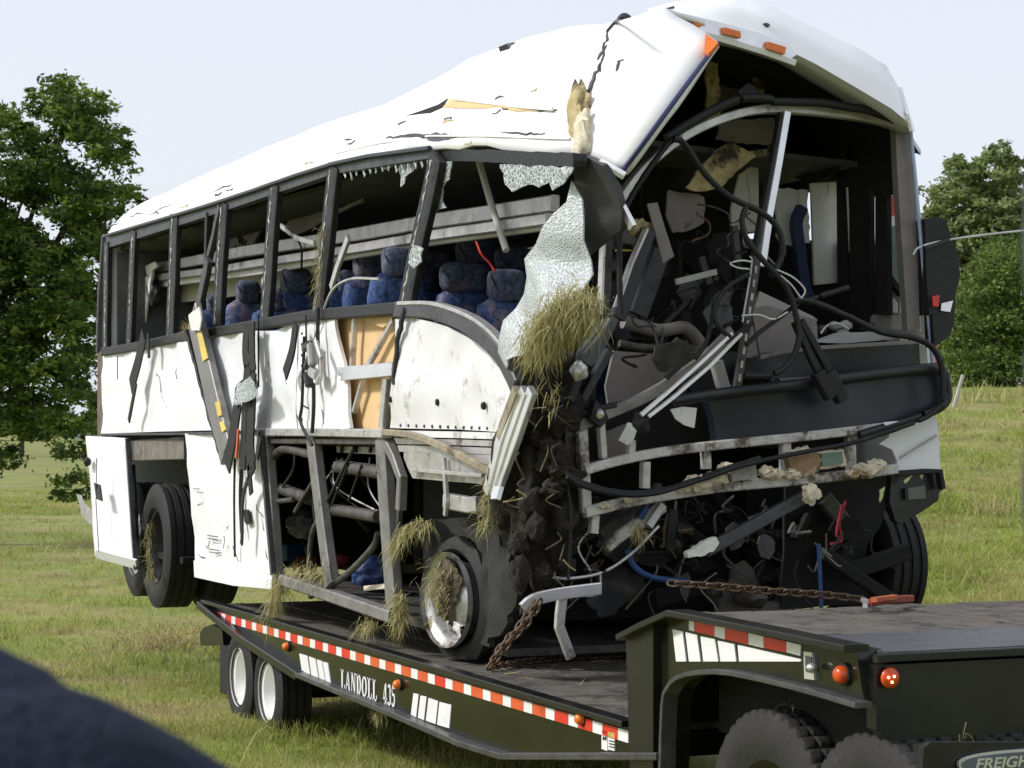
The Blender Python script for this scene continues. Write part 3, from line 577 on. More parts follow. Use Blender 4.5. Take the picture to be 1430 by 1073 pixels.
bar('loose_trim', SY([(487, 332), (472, 372), (463, 402)], -.02), .05, .02, ALU, B); tube('loose_cable', SY([(530, 390), (490, 390), (465, 405), (450, 440), (440, 470)], -.04), .009, ALU, B, 6)
tube('red_wire', SY([(665, 338), (672, 355), (684, 368), (690, 378)], .3), .006, RED, B, 5)
tube('loose_cable', SY([(405, 318), (420, 345), (421, 375)], .2), .008, VOID, B, 5); bar('loose_trim', SY([(392, 315), (415, 333), (440, 340)], .1), .03, .02, ALU, B)
# seats
def pillow(name, c, sx, sy, sz, m, parent, lean=0.0):
    bm = bmesh.new(); bmesh.ops.create_cube(bm, size=2); bmesh.ops.subdivide_edges(bm, edges=bm.edges[:], cuts=3, use_grid_fill=True)
    for v in bm.verts:
        u = Vector(v.co); q = Vector((abs(u.x) ** 4, abs(u.y) ** 4, abs(u.z) ** 4)); n = (q.x + q.y + q.z) ** .25
        u = u / max(n, 1e-5) * (.97 + .03 * n); v.co = Vector((u.x * sx / 2, u.y * sy / 2, u.z * sz / 2)); v.co.x -= lean * v.co.z
        v.co += Vector((1, 0, 0)) * .012 * noise.noise((v.co + c) * 9)
    bm.transform(Matrix.Translation(c)); return from_bm(name, bm, m, parent, True)
def seat(px, py, y, wpx, hpx, full=True):
    c = PY(px, py, y); s = (PY(px, py, y) - PY(px, py + 100, y)).length / 100; wd = wpx * s / math.cos(TH); hh = hpx * s
    bk = pillow('seat_back', c - Vector((-.02, 0, hh * .5 + .27)), .14, max(.36, wd * 1.18), .60, CLOTH, B, .12)
    pillow('headrest', c, .13, wd, hh * 1.05, HEADR, bk, .1); sweep('piping', catmull([c + Vector((.075 - .1 * dz_, wd * .47 * dy_, hh * .5 * dz_)) for dy_, dz_ in ((-1, -.8), (-1, .5), (-.75, .9), (0, .98), (.75, .9), (1, .5), (1, -.8))], 4), [(.006 * math.cos(a_), .006 * math.sin(a_)) for a_ in (0, 1.57, 3.14, 4.71)], VOID, bk, Vector((1, 0, 0)))
    pillow('seat_cushion', c - Vector((-.26, 0, hh * .5 + .55)), .46, max(.36, wd * 1.15), .15, CLOTH, bk)
for s in [(516, 371, .55, 42, 38), (554, 367, .28, 38, 42), (664, 352, 1.25, 52, 34), (647, 388, .72, 62, 42), (718, 362, 1.15, 50, 32), (708, 400, .45, 50, 46), (413, 393, .5, 40, 36), (346, 408, .38, 30, 32), (385, 420, .25, 14, 30), (610, 372, 1.1, 40, 36), (486, 395, .5, 24, 34), (300, 425, .5, 20, 26), (215, 430, .5, 20, 24), (588, 388, .95, 40, 38), (668, 395, 1.35, 44, 36), (690, 372, 1.75, 44, 36)]: seat(*s)
for x_, y_ in ((5.2, 1.2), (6.0, 1.7)):
    seat(*proj((x_, y_, 2.75)), y_, 46, 34)
# ------------------------------------------------ near side skin
D = dict(dent=.03, cuts=5, smoothf=True, nsc=2.4)
sheet('side_panel', SY([(143, 497), (200, 488), (262, 474), (270, 490), (283, 535), (303, 601), (220, 603), (143, 606)], -.02), .02, WHITE, B, **D)
sheet('side_panel', SY([(291, 471), (343, 463), (351, 462), (350, 560), (349, 601), (312, 602), (300, 540)], -.02), .02, WHITE, B, **D)
sheet('side_panel', SY(jagged([(354, 462), (385, 462), (392, 456), (417, 452), (417, 601), (355, 601)], .8, 12), -.022), .02, WHITE, B, **D)
sheet('side_panel', SY([(419, 452), (440, 447), (470, 443), (471, 470), (474, 492), (480, 520), (486, 560), (492, 598), (419, 601)], -.018), .02, WHITE, B, dent=.035, cuts=5, smoothf=True, nsc=2.4)
sheet('rear_corner_post', SY([(136, 492), (143, 490), (143, 610), (136, 610)], .02), .05, mat('rusty_edge', (.12, .09, .07), .8, 0, .5, 12), B); bar('rear_corner_edge', SY([(147, 330), (141, 420), (139, 492)], .03), .05, .06, GREYF, B)
ins = sheet('insulation_panel', SY([(466, 443), (556, 438), (552, 520), (536, 600), (488, 600), (476, 520)], .05), .03, TAN, B, .012, 3)
sheet('torn_paper', SY(jagged([(505, 445), (552, 442), (545, 452), (535, 458), (520, 452)], 1, 6), .01), .006, mat('kraft_paper', (.62, .42, .2), .8, 0, .2), ins, .02, 2)
bar('stud', SY([(496, 442), (492, 512)], .0), .035, .03, ALU, B); bar('brace', SY([(551, 446), (532, 480), (512, 515), (495, 575)], .01), .03, .03, ALU, B)
bar('stringer', SY([(476, 519), (552, 512)], -.01), .05, .04, CHROME, B); bar('stringer', SY([(479, 526), (550, 519)], -.02), .05, .03, CHROME, B); bar('stud', SY([(540, 528), (534, 598)], .0), .07, .03, ALU, B)
bar('seam_cable', SY(jagged([(566, 432), (556, 470), (552, 505), (551, 543)], 1.2, 6, False), -.05), .03, .02, BLACK, B)
cur = sheet('curved_side_panel', SY([(553, 446), (572, 443), (600, 449), (625, 457), (655, 476), (685, 502), (706, 522), (722, 545), (712, 572), (700, 604), (640, 600), (538, 598), (548, 540), (551, 500)], -.03), .02, BARE, B, dent=.05, cuts=5, smoothf=True)
for px, py, r in ((544, 558, .018), (578, 560, .02), (610, 562, .02), (674, 567, .021)):
    c = PY(px, py, -.048); lathe('bolt_hole', [(.001, -.004), (r * .8, -.004), (r, .01)], VOID, c, B, 14)
for i, (y0, y1) in enumerate(((601, 610), (612, 620), (622, 631))):
    sheet('ribbed_trim', SY([(545 + i * 4, y0), (640, y0 + 2), (703 - i * 4, y0 + 4), (700 - i * 4, y1 + 4), (640, y1 + 2), (548 + i * 4, y1)], -.035 + .008 * i), .03, ALU if i else BARE, B, .01, 2)
fend = sheet('fender_panel', SY([(562, 622), (640, 630), (692, 632), (684, 655), (672, 676), (620, 672), (576, 668), (562, 640)], -.015), .02, ALU, B, .02, 3)
bar('fender_seam', SY([(576, 656), (620, 660), (674, 664)], -.04), .02, .015, ALU, fend)
bar('bent_trim', SY([(536, 604), (570, 607), (605, 618), (640, 635), (672, 652), (686, 658)], -.06), .035, .03, mat('muddy_trim', (.28, .24, .17), .7, .2, .4, 12, (.1, .08, .05), .4), B, k=4)
bar('belt_rail', SY([(362, 604), (450, 604), (540, 606)], -.02), .05, .06, ALU, B); bar('belt_rail', SY([(143, 607), (262, 606), (362, 603)], -.03), .018, .03, GREYF, B)
# rear wheel bay
bar('wheel_arch_beam', SY([(182, 630), (262, 626)], .04), .17, .06, mat('weathered_beam', (.16, .14, .12), .8, 0, .4, 9, (.05, .045, .04), .35, .3, 30), B)
def quadgrid(name, c, nu, nv, th, m, parent, dent=.01):
    bm = bmesh.new(); vv = [[bm.verts.new(c[0].lerp(c[1], i / nu).lerp(c[3].lerp(c[2], i / nu), j / nv)) for j in range(nv + 1)] for i in range(nu + 1)]
    for i in range(nu):
        for j in range(nv): bm.faces.new([vv[i][j], vv[i + 1][j], vv[i + 1][j + 1], vv[i][j + 1]])
    bm.normal_update(); n = bm.faces[:][0].normal
    for v in bm.verts: v.co += n * dent * noise.noise(v.co * 3)
    o = from_bm(name, bm, m, parent, True); md = o.modifiers.new('thickness', 'SOLIDIFY'); md.thickness = th; return o
tag_door = quadgrid('engine_door', [PY(119, 609, -.22), PY(178, 612, -.02), PY(190, 793, -.02), PY(133, 778, -.22)], 8, 20, .03, WHITE, B, .02)
sheet('door_lip', [PY(134, 768, -.25), PY(189, 783, -.05), PY(190, 795, -.03), PY(135, 780, -.23)], .02, WHITE, tag_door); sheet('latch', [PY(131, 674, -.25), PY(139, 677, -.22), PY(142, 700, -.22), PY(134, 697, -.25)], .015, BLACK, tag_door)
lump('latch_knob', PY(122, 645, -.24), (.03, .03, .04), BLACK, tag_door, .2); bar('door_edge', [PY(178, 613, -.03), PY(190, 795, -.03)], .03, .04, GREYF, tag_door); bar('door_seam', [PY(135, 640, -.235), PY(134, 700, -.245), PY(138, 770, -.24)], .008, .006, GREYF, tag_door)
sheet('torn_flap', [PY(108, 690, -.15), PY(114, 692, -.15), PY(126, 715, -.2), PY(128, 735, -.2), PY(115, 718, -.15)], .01, ALU, B, .03, 2)
bar('hanging_post', SY([(184, 650), (192, 795)], .05), .05, .05, STEEL, B)
sc_ = (PY(240, 760) - PY(240, 860)).length / 100
wc = PY(238, 762, .20); wheel(B, wc, 91 * sc_, .29, .29, mat('black_rim', (.05, .05, .052), .5, .4, .3, 8, (.15, .13, .1), .2), .2, hub=False)
wheel(B, wc + Vector((0, .34, 0)), 91 * sc_, .29, .28, STEEL, .1)
wc2 = PY(213, 754, .24) + Vector((-.15, 0, 0)); wheel(B, wc2, 88 * sc_, .29, .28, SRIM, .02)
tube('axle', [wc + Vector((0, .1, 0)), Vector((wc.x, W - .4, wc.z))], .09, STEEL, B, 10, 1); wheel(B, Vector((wc.x, W - .35, wc.z)), 91 * sc_, .29, .28, STEEL)
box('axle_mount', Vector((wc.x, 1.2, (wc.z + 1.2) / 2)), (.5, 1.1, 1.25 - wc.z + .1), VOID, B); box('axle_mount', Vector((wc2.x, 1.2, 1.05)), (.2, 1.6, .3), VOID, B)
# lower bay door and the strapped bits hanging over it
door = sheet('bay_door', SY([(262, 606), (300, 604), (362, 603), (367, 640), (374, 720), (380, 803), (330, 796), (270, 784), (268, 720), (264, 650)], -.03), .035, WHITE, B, dent=.03, cuts=5, smoothf=True, nsc=2.2)
sheet('door_lip', SY([(270, 783), (325, 793), (380, 802), (379, 823), (325, 818), (271, 806)], -.055), .03, WHITE, door, .004, 2); bar('door_edge', SY([(364, 604), (372, 700), (381, 803)], -.05), .03, .03, GREYF, door)
for q in ([(290, 748), (304, 750)], [(290, 752), (304, 754)], [(292, 767), (306, 769)], [(292, 771), (306, 773)], [(270, 683), (278, 683)]): bar('louvre', SY(q, -.064), .006, .006, GREYF, door)
sheet('latch', SY([(340, 712), (346, 712), (348, 730), (344, 733), (341, 728)], -.06), .012, BLACK, door)
bp = bar('bent_pillar', SY([(272, 440), (284, 490), (300, 560), (318, 632)], -.10), .25, .05, mat('grey_pillar', (.20, .195, .19), .5, .2, .15, 6, (.06, .05, .05), .25), B)
bar('pillar_edge', SY(jagged([(262, 462), (276, 510), (293, 575), (312, 640)], 1, 8, False), -.10), .03, .05, BLACK, bp)
for q in ([(275, 466), (281, 463), (290, 500), (283, 505)], [(300, 562), (306, 560), (309, 580), (304, 582)], [(306, 590), (311, 588), (315, 600), (310, 604)]): sheet('yellow_label', SY(q, -.135), .006, LABY, bp)
sheet('pillar_fabric', SY(jagged([(262, 440), (275, 428), (280, 448), (278, 462), (266, 462)], 1.2, 5), -.16), .01, PALE, bp, .03, 2)
def strap(pts, wd, m=BLACK, y=-.12): return bar('hanging_strap', SY(pts, y), wd * 1.9, .012, m, B, k=4, ref=Vector((0, 1, 0)))
for pts, wd in (([(201, 468), (193, 505), (183, 540)], .085), ([(190, 535), (185, 562), (180, 588)], .03), ([(207, 465), (208, 500)], .025), ([(345, 455), (343, 490), (346, 512)], .07), ([(352, 450), (352, 500), (354, 520)], .06), ([(333, 560), (325, 610), (317, 652)], .085), ([(343, 560), (341, 610), (339, 655)], .07), ([(352, 550), (349, 620), (352, 652)], .09), ([(347, 650), (351, 690)], .035), ([(413, 452), (408, 490), (398, 523)], .05), ([(356, 650), (340, 690), (338, 750), (337, 760)], .022), ([(364, 612), (359, 640)], .03), ([(350, 515), (346, 560)], .14), ([(335, 570), (330, 545), (345, 530)], .02)): strap(pts, wd)
strap([(333, 600), (330, 640)], .015, ORG, -.14)
sheet('plastic_wrap', SY(jagged([(331, 535), (350, 526), (358, 535), (362, 552), (345, 562), (327, 566)], 1.5, 5), -.17), .006, SHAT, B, .05, 3)
for pts, r in (([(361, 440), (361, 541)], .006), ([(425, 470), (422, 560), (420, 590), (436, 622)], .01), ([(438, 535), (438, 570), (436, 605)], .012), ([(328, 640), (327, 700), (328, 778)], .008), ([(337, 655), (336, 700), (338, 745)], .014), ([(444, 430), (444, 480), (448, 520), (443, 535)], .012), ([(427, 440), (428, 480)], .006), ([(164, 497), (164, 530)], .004)): tube('hanging_cable', SY(pts, -.07), r, BLACK, B, 6)
for px, py, r in ((430, 484, .05), (436, 495, .06), (432, 506, .045), (440, 522, .06), (431, 531, .04)): box('hanging_valve', PY(px, py, -.09), (r * 2.4, .05, r * .95), GREYF if r < .06 else ALU, B, Matrix.Rotation(px * 1.3, 3, 'Y'), .008)
bar('valve_bracket', SY([(441, 477), (448, 500), (449, 522), (442, 535)], -.1), .03, .02, ALU, B)
# luggage bays: posts, sill and bent tubes
GS = STEEL
for pts, wd in (([(374, 610), (380, 700), (388, 806)], .12), ([(438, 612), (446, 680), (456, 760), (464, 818)], .13), ([(536, 612), (541, 700), (548, 800), (552, 850)], .14)): bar('bay_post', SY(pts, .0), wd, .06, mat('bay_frame', (.19, .185, .175), .55, .3, .3, 9, (.07, .06, .045), .35), B)
bar('bay_sill', SY([(398, 810), (470, 834), (552, 862)], -.01), .07, .08, MATS['bay_frame'], B); bar('bay_header', SY([(368, 616), (540, 617)], .01), .035, .06, STEEL, B)
bar('bay_brace', SY([(540, 616), (552, 640), (562, 668), (560, 712)], .0), .06, .05, MATS['bay_frame'], B); bar('bay_brace', SY([(561, 665), (557, 740)], .02), .03, .03, STEEL, B)
for pts, r in (([(362, 672), (376, 648), (392, 629), (410, 629), (440, 637)], .028), ([(362, 677), (390, 682), (432, 697)], .04), ([(472, 652), (500, 655), (534, 660)], .04), ([(450, 711), (480, 714), (528, 722)], .036), ([(534, 725), (545, 700)], .02), ([(450, 720), (436, 745), (432, 790), (437, 833)], .018), ([(434, 833), (480, 806), (520, 766), (528, 745)], .02), ([(320, 708), (317, 680), (324, 671), (360, 657), (372, 650)], .02), ([(319, 706), (330, 709), (375, 702), (410, 698)], .017), ([(362, 690), (352, 684), (366, 665)], .015), ([(495, 625), (455, 706)], .012), ([(445, 660), (412, 715)], .014), ([(486, 650), (463, 706)], .008), ([(505, 650), (487, 700)], .008), ([(446, 686), (437, 700), (440, 730)], .006), ([(412, 625), (410, 655), (395, 680)], .01)): tube('bent_tube', SY(pts, .02 if r < .03 else .06), r, GS if r > .012 else BLACK, B, 8, 4)
for i in range(10):
    a = (random.uniform(385, 530), random.uniform(630, 800)); b = (a[0] + random.uniform(-40, 40), a[1] + random.uniform(-60, 60)); bar('bay_framework', [PY(*a, random.uniform(.4, 1.2)), PY(*b, random.uniform(.4, 1.3))], random.uniform(.03, .06), .04, STEEL, B)
jb = sheet('junction_box', SY([(470, 620), (532, 622), (532, 635), (470, 632)], .12), .1, mat('cream_box', (.5, .49, .42), .5, 0, .1), B)
for i in range(3): bar('box_clip', SY([(478 + i * 20, 622), (477 + i * 20, 632)], .10), .02, .02, BLACK, jb)
for i in range(5): tube('bay_wire', [PY(random.uniform(450, 530), 640, .2), PY(random.uniform(440, 520), 680, .15), PY(random.uniform(440, 540), 720, .2)], .005, random.choice([BLACK, WIREW, BLACK]), B, 5)
# front wheel with burst tyre
fc = PY(626, 838, .10); s2 = (PY(626, 838) - PY(626, 938)).length / 100
TW = Matrix.Rotation(math.radians(9), 3, 'Z')
def flat(v):
    a = v.copy(); R_ = math.hypot(a.x, a.z)
    k = noise.noise(Vector((a.x * 4, a.y * 6, a.z * 4))); sag = 1 if R_ > .27 else 0
    a.x *= 1 + .06 * k * sag; a.z *= 1 + .06 * k * sag; a.y += .03 * k * sag
    fl = -.30
    if a.z < fl and sag: a.y *= 1.15; a.z = fl + (a.z - fl) * .15
    return TW @ a
RR = 65 * s2
tf = lathe('burst_tyre', tyre_prof(90 * s2, RR, .32), TYRE, fc + Vector((.0, .17, 0)), B, 64, flat)
rim_prof = [(RR + .012, -.03), (RR + .014, .0), (RR - .012, .012), (RR - .03, .03), (RR - .05, .14)]
lathe('rim', rim_prof, SRIM, fc, tf, 48, lambda v: TW @ v)
bm = bmesh.new(); n = 40; rad = [.05, RR * .45, RR * .6, RR * .85, RR - .03]; of = [.02, .03, .07, .08, .06]
rg = [[bm.verts.new(TW @ Vector((q * math.cos(2 * math.pi * i / n), s, q * math.sin(2 * math.pi * i / n)))) for i in range(n)] for q, s in zip(rad, of)]
for j in range(4):
    for i in range(n):
        if j == 2 and i % 5 in (0, 1): continue
        bm.faces.new([rg[j][i], rg[j][(i + 1) % n], rg[j + 1][(i + 1) % n], rg[j + 1][i]])
bm.transform(Matrix.Translation(fc)); from_bm('wheel_disc', bm, SRIM, tf, True)
mud = lump('wheel_mud', fc + Vector((-.05, .0, .05)), (.12, .06, .14), CLOD, tf, .45, 3, 4, 4); tag(mud, 'dry mud and straw packed into the rim', None) if False else None
o = hay('straw_in_wheel', 'straw packed with mud in the burst front wheel rim', [PY(612, 790, .02), PY(606, 825, 0), PY(610, 850, .02)], .09, 240, .07)
tube('front_axle', [fc + Vector((0, .3, 0)), Vector((fc.x, W - .3, fc.z))], .08, STEEL, B, 10, 1); box('axle_mount', Vector((fc.x, 1.15, (fc.z + 1.1) / 2 + .05)), (.4, 1.0, .35), VOID, B)
wheel(B, PX(1222, 785, 8.15), .36, .22, .26, VOID, .1)
# ------------------------------------------------ crushed nose
SIDE = Vector((1, 0, 0))
def fb(name, pts, wd, th, m, x=XF, k=1, parent=None, taper=None): return bar(name, SX(pts, x), wd, th, m, parent or B, SIDE, k, None, taper)
def ft(name, pts, r, m, x=XF, k=6, n=8, parent=None): return tube(name, SX(pts, x), r, m, parent or B, n, k)
def fs(name, pts, m, x=XF, th=.02, dent=0, cuts=0, parent=None): return sheet(name, SX(pts, x), th, m, parent or B, dent, cuts, smoothf=dent > 0)
# windscreen frame
fb('windscreen_frame', [(838, 330), (862, 285), (895, 240), (938, 202), (985, 175), (1040, 157), (1090, 153), (1160, 158), (1220, 167), (1268, 181)], .045, .06, ALU, 8.85, 5)
ft('windscreen_seal', [(930, 193), (960, 174), (1000, 152), (1035, 138), (1060, 137), (1078, 139)], .024, BLACK, 8.95); ft('windscreen_seal', [(1078, 142), (1120, 143), (1150, 144), (1185, 150), (1212, 154), (1255, 170)], .022, BLACK, 8.95)
fb('windscreen_mullion', [(1097, 157), (1085, 228), (1072, 300), (1062, 372)], .045, .05, CHROME, 8.88); fb('mullion_seal', [(1090, 158), (1076, 235), (1062, 305), (1052, 360)], .02, .04, BLACK, 8.9)
pf = fb('perforated_rail', [(1057, 358), (1048, 420), (1040, 470), (1034, 510), (1028, 548)], .04, .03, STEEL, 8.98)
for i in range(9):
    t = i / 9; fb('rail_slot', [(1056 - 25 * t, 372 + 170 * t), (1055 - 25 * t, 382 + 170 * t)], .012, .006, ALU, 9.0, parent=pf)
ft('rail_wire', [(1047, 358), (1050, 365), (1046, 395), (1040, 430), (1037, 450)], .005, WIREW, 9.0)
fs('a_pillar', [(1250, 178), (1268, 176), (1274, 240), (1281, 330), (1285, 460), (1268, 462), (1262, 380), (1256, 290), (1252, 230)], TAUPE, 8.82, .05, .01, 2)
ft('pillar_trim', [(1270, 172), (1278, 250), (1290, 380), (1300, 480), (1308, 575)], .011, mat('blue_white_trim', (.35, .42, .6), .4), 8.86, 4)
fs('far_side_skin', [(1274, 175), (1281, 250), (1292, 380), (1301, 470), (1308, 575), (1300, 575), (1292, 470), (1283, 380)], WHITE, 8.6, .03)
# driver side inner wall pieces (a narrow gap of sky stays open between them)
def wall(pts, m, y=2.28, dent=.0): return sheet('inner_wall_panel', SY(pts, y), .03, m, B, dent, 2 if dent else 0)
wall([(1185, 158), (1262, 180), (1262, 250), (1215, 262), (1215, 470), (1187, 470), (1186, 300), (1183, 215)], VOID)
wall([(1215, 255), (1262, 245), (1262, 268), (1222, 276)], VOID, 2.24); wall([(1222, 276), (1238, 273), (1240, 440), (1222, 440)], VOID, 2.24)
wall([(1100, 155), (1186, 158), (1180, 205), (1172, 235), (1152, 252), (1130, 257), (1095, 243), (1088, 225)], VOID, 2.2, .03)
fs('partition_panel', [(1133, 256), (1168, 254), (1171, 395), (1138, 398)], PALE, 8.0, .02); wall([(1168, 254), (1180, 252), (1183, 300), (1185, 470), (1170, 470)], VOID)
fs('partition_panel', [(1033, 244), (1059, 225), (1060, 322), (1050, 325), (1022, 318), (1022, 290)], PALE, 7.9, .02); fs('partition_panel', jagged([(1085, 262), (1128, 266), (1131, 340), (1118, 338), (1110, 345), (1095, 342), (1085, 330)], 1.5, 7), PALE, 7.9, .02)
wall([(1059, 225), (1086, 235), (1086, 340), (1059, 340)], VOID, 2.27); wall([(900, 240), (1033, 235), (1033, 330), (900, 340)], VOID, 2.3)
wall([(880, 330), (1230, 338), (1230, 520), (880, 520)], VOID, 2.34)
fs('far_window_pane', [(1240, 275), (1256, 270), (1263, 410), (1240, 395)], GREENG, 8.5, .008); fs('red_sticker', [(1239, 278), (1249, 276), (1250, 300), (1239, 303)], RED, 8.53, .005); fs('white_sticker', [(1239, 304), (1249, 301), (1250, 315), (1239, 319)], WTAPE, 8.53, .005)
fb('window_rail', [(1238, 385), (1250, 400), (1272, 425)], .04, .05, DARKP, 8.55); fs('door_panel', [(1240, 400), (1275, 420), (1278, 440), (1240, 440)], TAUPE, 8.5)
fs('paper', [(1241, 411), (1249, 417), (1254, 424), (1254, 440), (1241, 440)], WTAPE, 8.6, .004)
ft('pull_rod', [(1219, 278), (1221, 383)], .007, WIREW, 8.4, 1); ft('pull_rod', [(1183, 262), (1187, 352)], .006, WIREW, 8.2, 1)
bar('grab_rail', SX([(1120, 290), (1112, 310), (1115, 340), (1122, 395), (1130, 420)], 8.0), .06, .06, mat('blue_rail', (.015, .03, .09), .6), B, SIDE, 3)
# headliner, sagging foam and dark clutter up in the raised roof
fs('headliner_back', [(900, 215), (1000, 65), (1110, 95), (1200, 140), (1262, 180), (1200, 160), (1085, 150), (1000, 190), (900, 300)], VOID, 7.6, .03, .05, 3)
for q, m_, x in (([(985, 92), (1002, 82), (1010, 150), (1004, 168), (990, 168), (988, 120)], YFOAM, 8.3), ([(1052, 80), (1066, 84), (1068, 130), (1060, 132), (1050, 100)], YFOAM, 8.25), ([(985, 228), (1010, 205), (1025, 198), (1048, 212), (1070, 208), (1078, 200), (1072, 216), (1050, 222), (1030, 240), (1010, 262), (975, 268), (960, 262)], YFOAM, 8.4), ([(1005, 170), (1080, 165), (1082, 205), (1030, 200), (1000, 195)], TAUPE, 8.2), ([(1000, 95), (1055, 90), (1060, 140), (1005, 150)], TAUPE, 7.9), ([(1030, 128), (1045, 116), (1062, 134), (1040, 140)], DARKP, 8.7)): fs('headliner_scrap', jagged(q, 1.6, 7), m_, x, .02, .04, 3)
fs('torn_headliner', jagged([(935, 265), (965, 270), (985, 275), (985, 310), (965, 322), (940, 325), (930, 300)], 1.5, 8), TAUPE, 8.3, .015, .05, 3)
sheet('dark_side_roll', [PY(801, 216, .12), PY(820, 222, .10), PY(838, 232, .12), PY(856, 262, .18), PY(866, 300, .22), PY(866, 322, .24), PY(840, 340, .2), PY(816, 360, .16), (PY(808, 330, .12)), PY(803, 270, .11)], .04, mat('rubber_roll', (.035, .035, .038), .55, 0, .2, 5, (.08, .08, .08), .2), B, .03, 4, 1.6, True)
bar('white_trim_strip', [PY(852, 250, .2), PY(866, 284, .24), PY(884, 318, .28)], .05, .02, CHROME, B); bar('eave_fold', [PY(838, 226, .15), PY(858, 238, .2), PY(872, 246, .24)], .03, .03, WROOF, B)
fs('hanging_strip', [(903, 285), (917, 283), (928, 320), (940, 358), (925, 368), (915, 330)], TAUPE, 8.95, .012, .02, 2)
lump('foam_scrap', PX(893, 318, 8.9), (.05, .06, .04), YFOAM, B, .5); fb('yellow_rod', [(860, 350), (888, 350)], .01, .01, YEL, 8.9)
fb('pale_rod', [(944, 394), (968, 388), (1000, 380)], .03, .02, GREYL, 8.95)
# left door post remains, struts and hoses
for pts, wd, m_, x in (([(847, 330), (845, 380), (842, 440)], .05, STEEL, 9.0), ([(842, 330), (840, 380), (838, 440)], .012, ALU, 9.03), ([(905, 322), (885, 380), (862, 445)], .075, DARKP, 8.95), ([(902, 320), (880, 370), (860, 430)], .014, ALU, 9.0), ([(922, 350), (905, 400), (890, 440)], .10, DARKP, 8.8), ([(830, 420), (842, 450), (846, 470)], .05, DARKP, 9.0), ([(790, 610), (812, 560), (850, 490)], .04, DARKP, 9.0)): fb('door_post_remnant', pts, wd, .05, m_, x)
mh = fs('mirror_housing', [(851, 445), (858, 442), (864, 447), (850, 476), (834, 505), (826, 512), (812, 503), (814, 490), (832, 465)], mat('mirror_grey', (.05, .052, .06), .45), 9.15, .07); fb('housing_ridge', [(852, 446), (832, 475), (814, 494)], .012, .012, TAUPE, 9.17, parent=mh); lump('mirror_knuckle', PX(809, 518, 9.12), (.04, .04, .05), ALU, B, .3); fb('mirror_arm', [(812, 515), (806, 535), (796, 560)], .035, .035, BLACK, 9.1)
for pts, r, x in (([(868, 440), (866, 380), (866, 320), (874, 290), (896, 255), (925, 210), (942, 194)], .024, 9.08), ([(940, 194), (955, 200), (985, 245), (1020, 275), (1060, 295), (1085, 318), (1093, 345), (1086, 368), (1075, 385)], .026, 9.1), ([(1042, 288), (1035, 305), (1042, 335), (1070, 370), (1098, 400), (1112, 440), (1116, 475), (1102, 508), (1075, 523), (1038, 524)], .024, 9.14), ([(1045, 382), (1018, 398), (1002, 420), (998, 445), (1008, 462), (1018, 470)], .022, 9.1), ([(998, 425), (992, 450), (985, 480), (970, 500)], .018, 9.05), ([(1100, 421), (1130, 422), (1180, 440), (1230, 462), (1275, 472), (1300, 486), (1314, 510), (1318, 540), (1316, 560)], .026, 9.12), ([(1186, 402), (1150, 412), (1120, 422)], .024, 9.0), ([(791, 600), (792, 665), (796, 720), (794, 810)], .014, 9.05), ([(790, 662), (815, 675), (850, 685), (890, 688), (930, 683), (970, 670), (1010, 655), (1060, 640)], .018, 9.1), ([(792, 666), (820, 680), (870, 691), (920, 688), (980, 669), (1040, 648), (1120, 632), (1190, 620), (1240, 604), (1290, 585), (1316, 566)], .02, 9.12), ([(790, 600), (805, 585), (830, 572), (860, 566)], .03, 9.0), ([(800, 600), (790, 620), (790, 660)], .03, 9.0)): tube('rubber_hose', SX([(a + random.uniform(-1.5, 1.5), b + random.uniform(-1.5, 1.5)) for a, b in pts], x), r * .64, BLACK, B, 8, 6, taper=lambda t: random.uniform(.9, 1.1))
for pts in ([(1046, 376), (1030, 374), (1020, 368), (1035, 364), (1050, 366)], [(1085, 377), (1108, 388), (1124, 405), (1119, 417)], [(1036, 441), (1060, 440), (1080, 446), (1100, 436)], [(1090, 385), (1105, 398), (1118, 416)], [(1065, 520), (1050, 440)]): ft('thin_wire', pts, .0045, WIREW if pts[0][0] != 1065 else BLACK, 9.15, 6, 5)
# dashboard, steering column area and wipers
fs('step_well_panel', [(858, 490), (905, 494), (962, 498), (945, 515), (915, 545), (890, 562), (850, 572), (846, 540)], TAUPE, 8.7, .02, .02, 3)
fs('dash_cover', [(1050, 432), (1072, 427), (1140, 447), (1142, 475), (1128, 482), (1060, 500), (1042, 500), (1046, 460)], TAUPE, 8.6, .03, .02, 2); fs('dash_top', [(1055, 430), (1062, 407), (1135, 442), (1142, 448), (1080, 445)], GREYL, 8.5, .02, .02, 2)
box('dash_box', PX(1250, 452, 8.5), (.22, .2, .1), GREYL, B, None, .01); fs('dash_ledge', [(1135, 478), (1170, 465), (1290, 462), (1292, 470), (1180, 480)], GREYL, 8.7, .04)
for i in range(8): lump('dash_gear', PX(random.uniform(1145, 1225), random.uniform(452, 466), 8.55), (.03, .04, .025), random.choice([GREYL, STEEL, DARKP]), B, .4, 3, 2, i)
ft('white_cable', [(1146, 466), (1155, 455), (1170, 452), (1185, 460)], .006, WIREW, 8.6)
fs('black_dash_face', [(1045, 505), (1080, 492), (1160, 482), (1285, 474), (1287, 510), (1200, 522), (1060, 530), (1040, 525)], DARKP, 8.85, .1, .02, 3)
fb('dash_trim', [(1060, 500), (1090, 492), (1140, 486), (1280, 478)], .02, .03, TAUPE, 8.97); fs('small_vents', [(1282, 482), (1294, 484), (1296, 514), (1284, 515)], GREYL, 8.75, .03)
fs('nose_panel', [(990, 560), (1040, 553), (1110, 543), (1200, 528), (1315, 514), (1321, 545), (1320, 562), (1290, 578), (1235, 594), (1180, 603), (1090, 610), (1003, 617), (998, 585)], mat('nose_blue_black', (.012, .016, .024), .35, 0, .25, 4, (.05, .05, .05), .1), 9.0, .06, .02, 3)
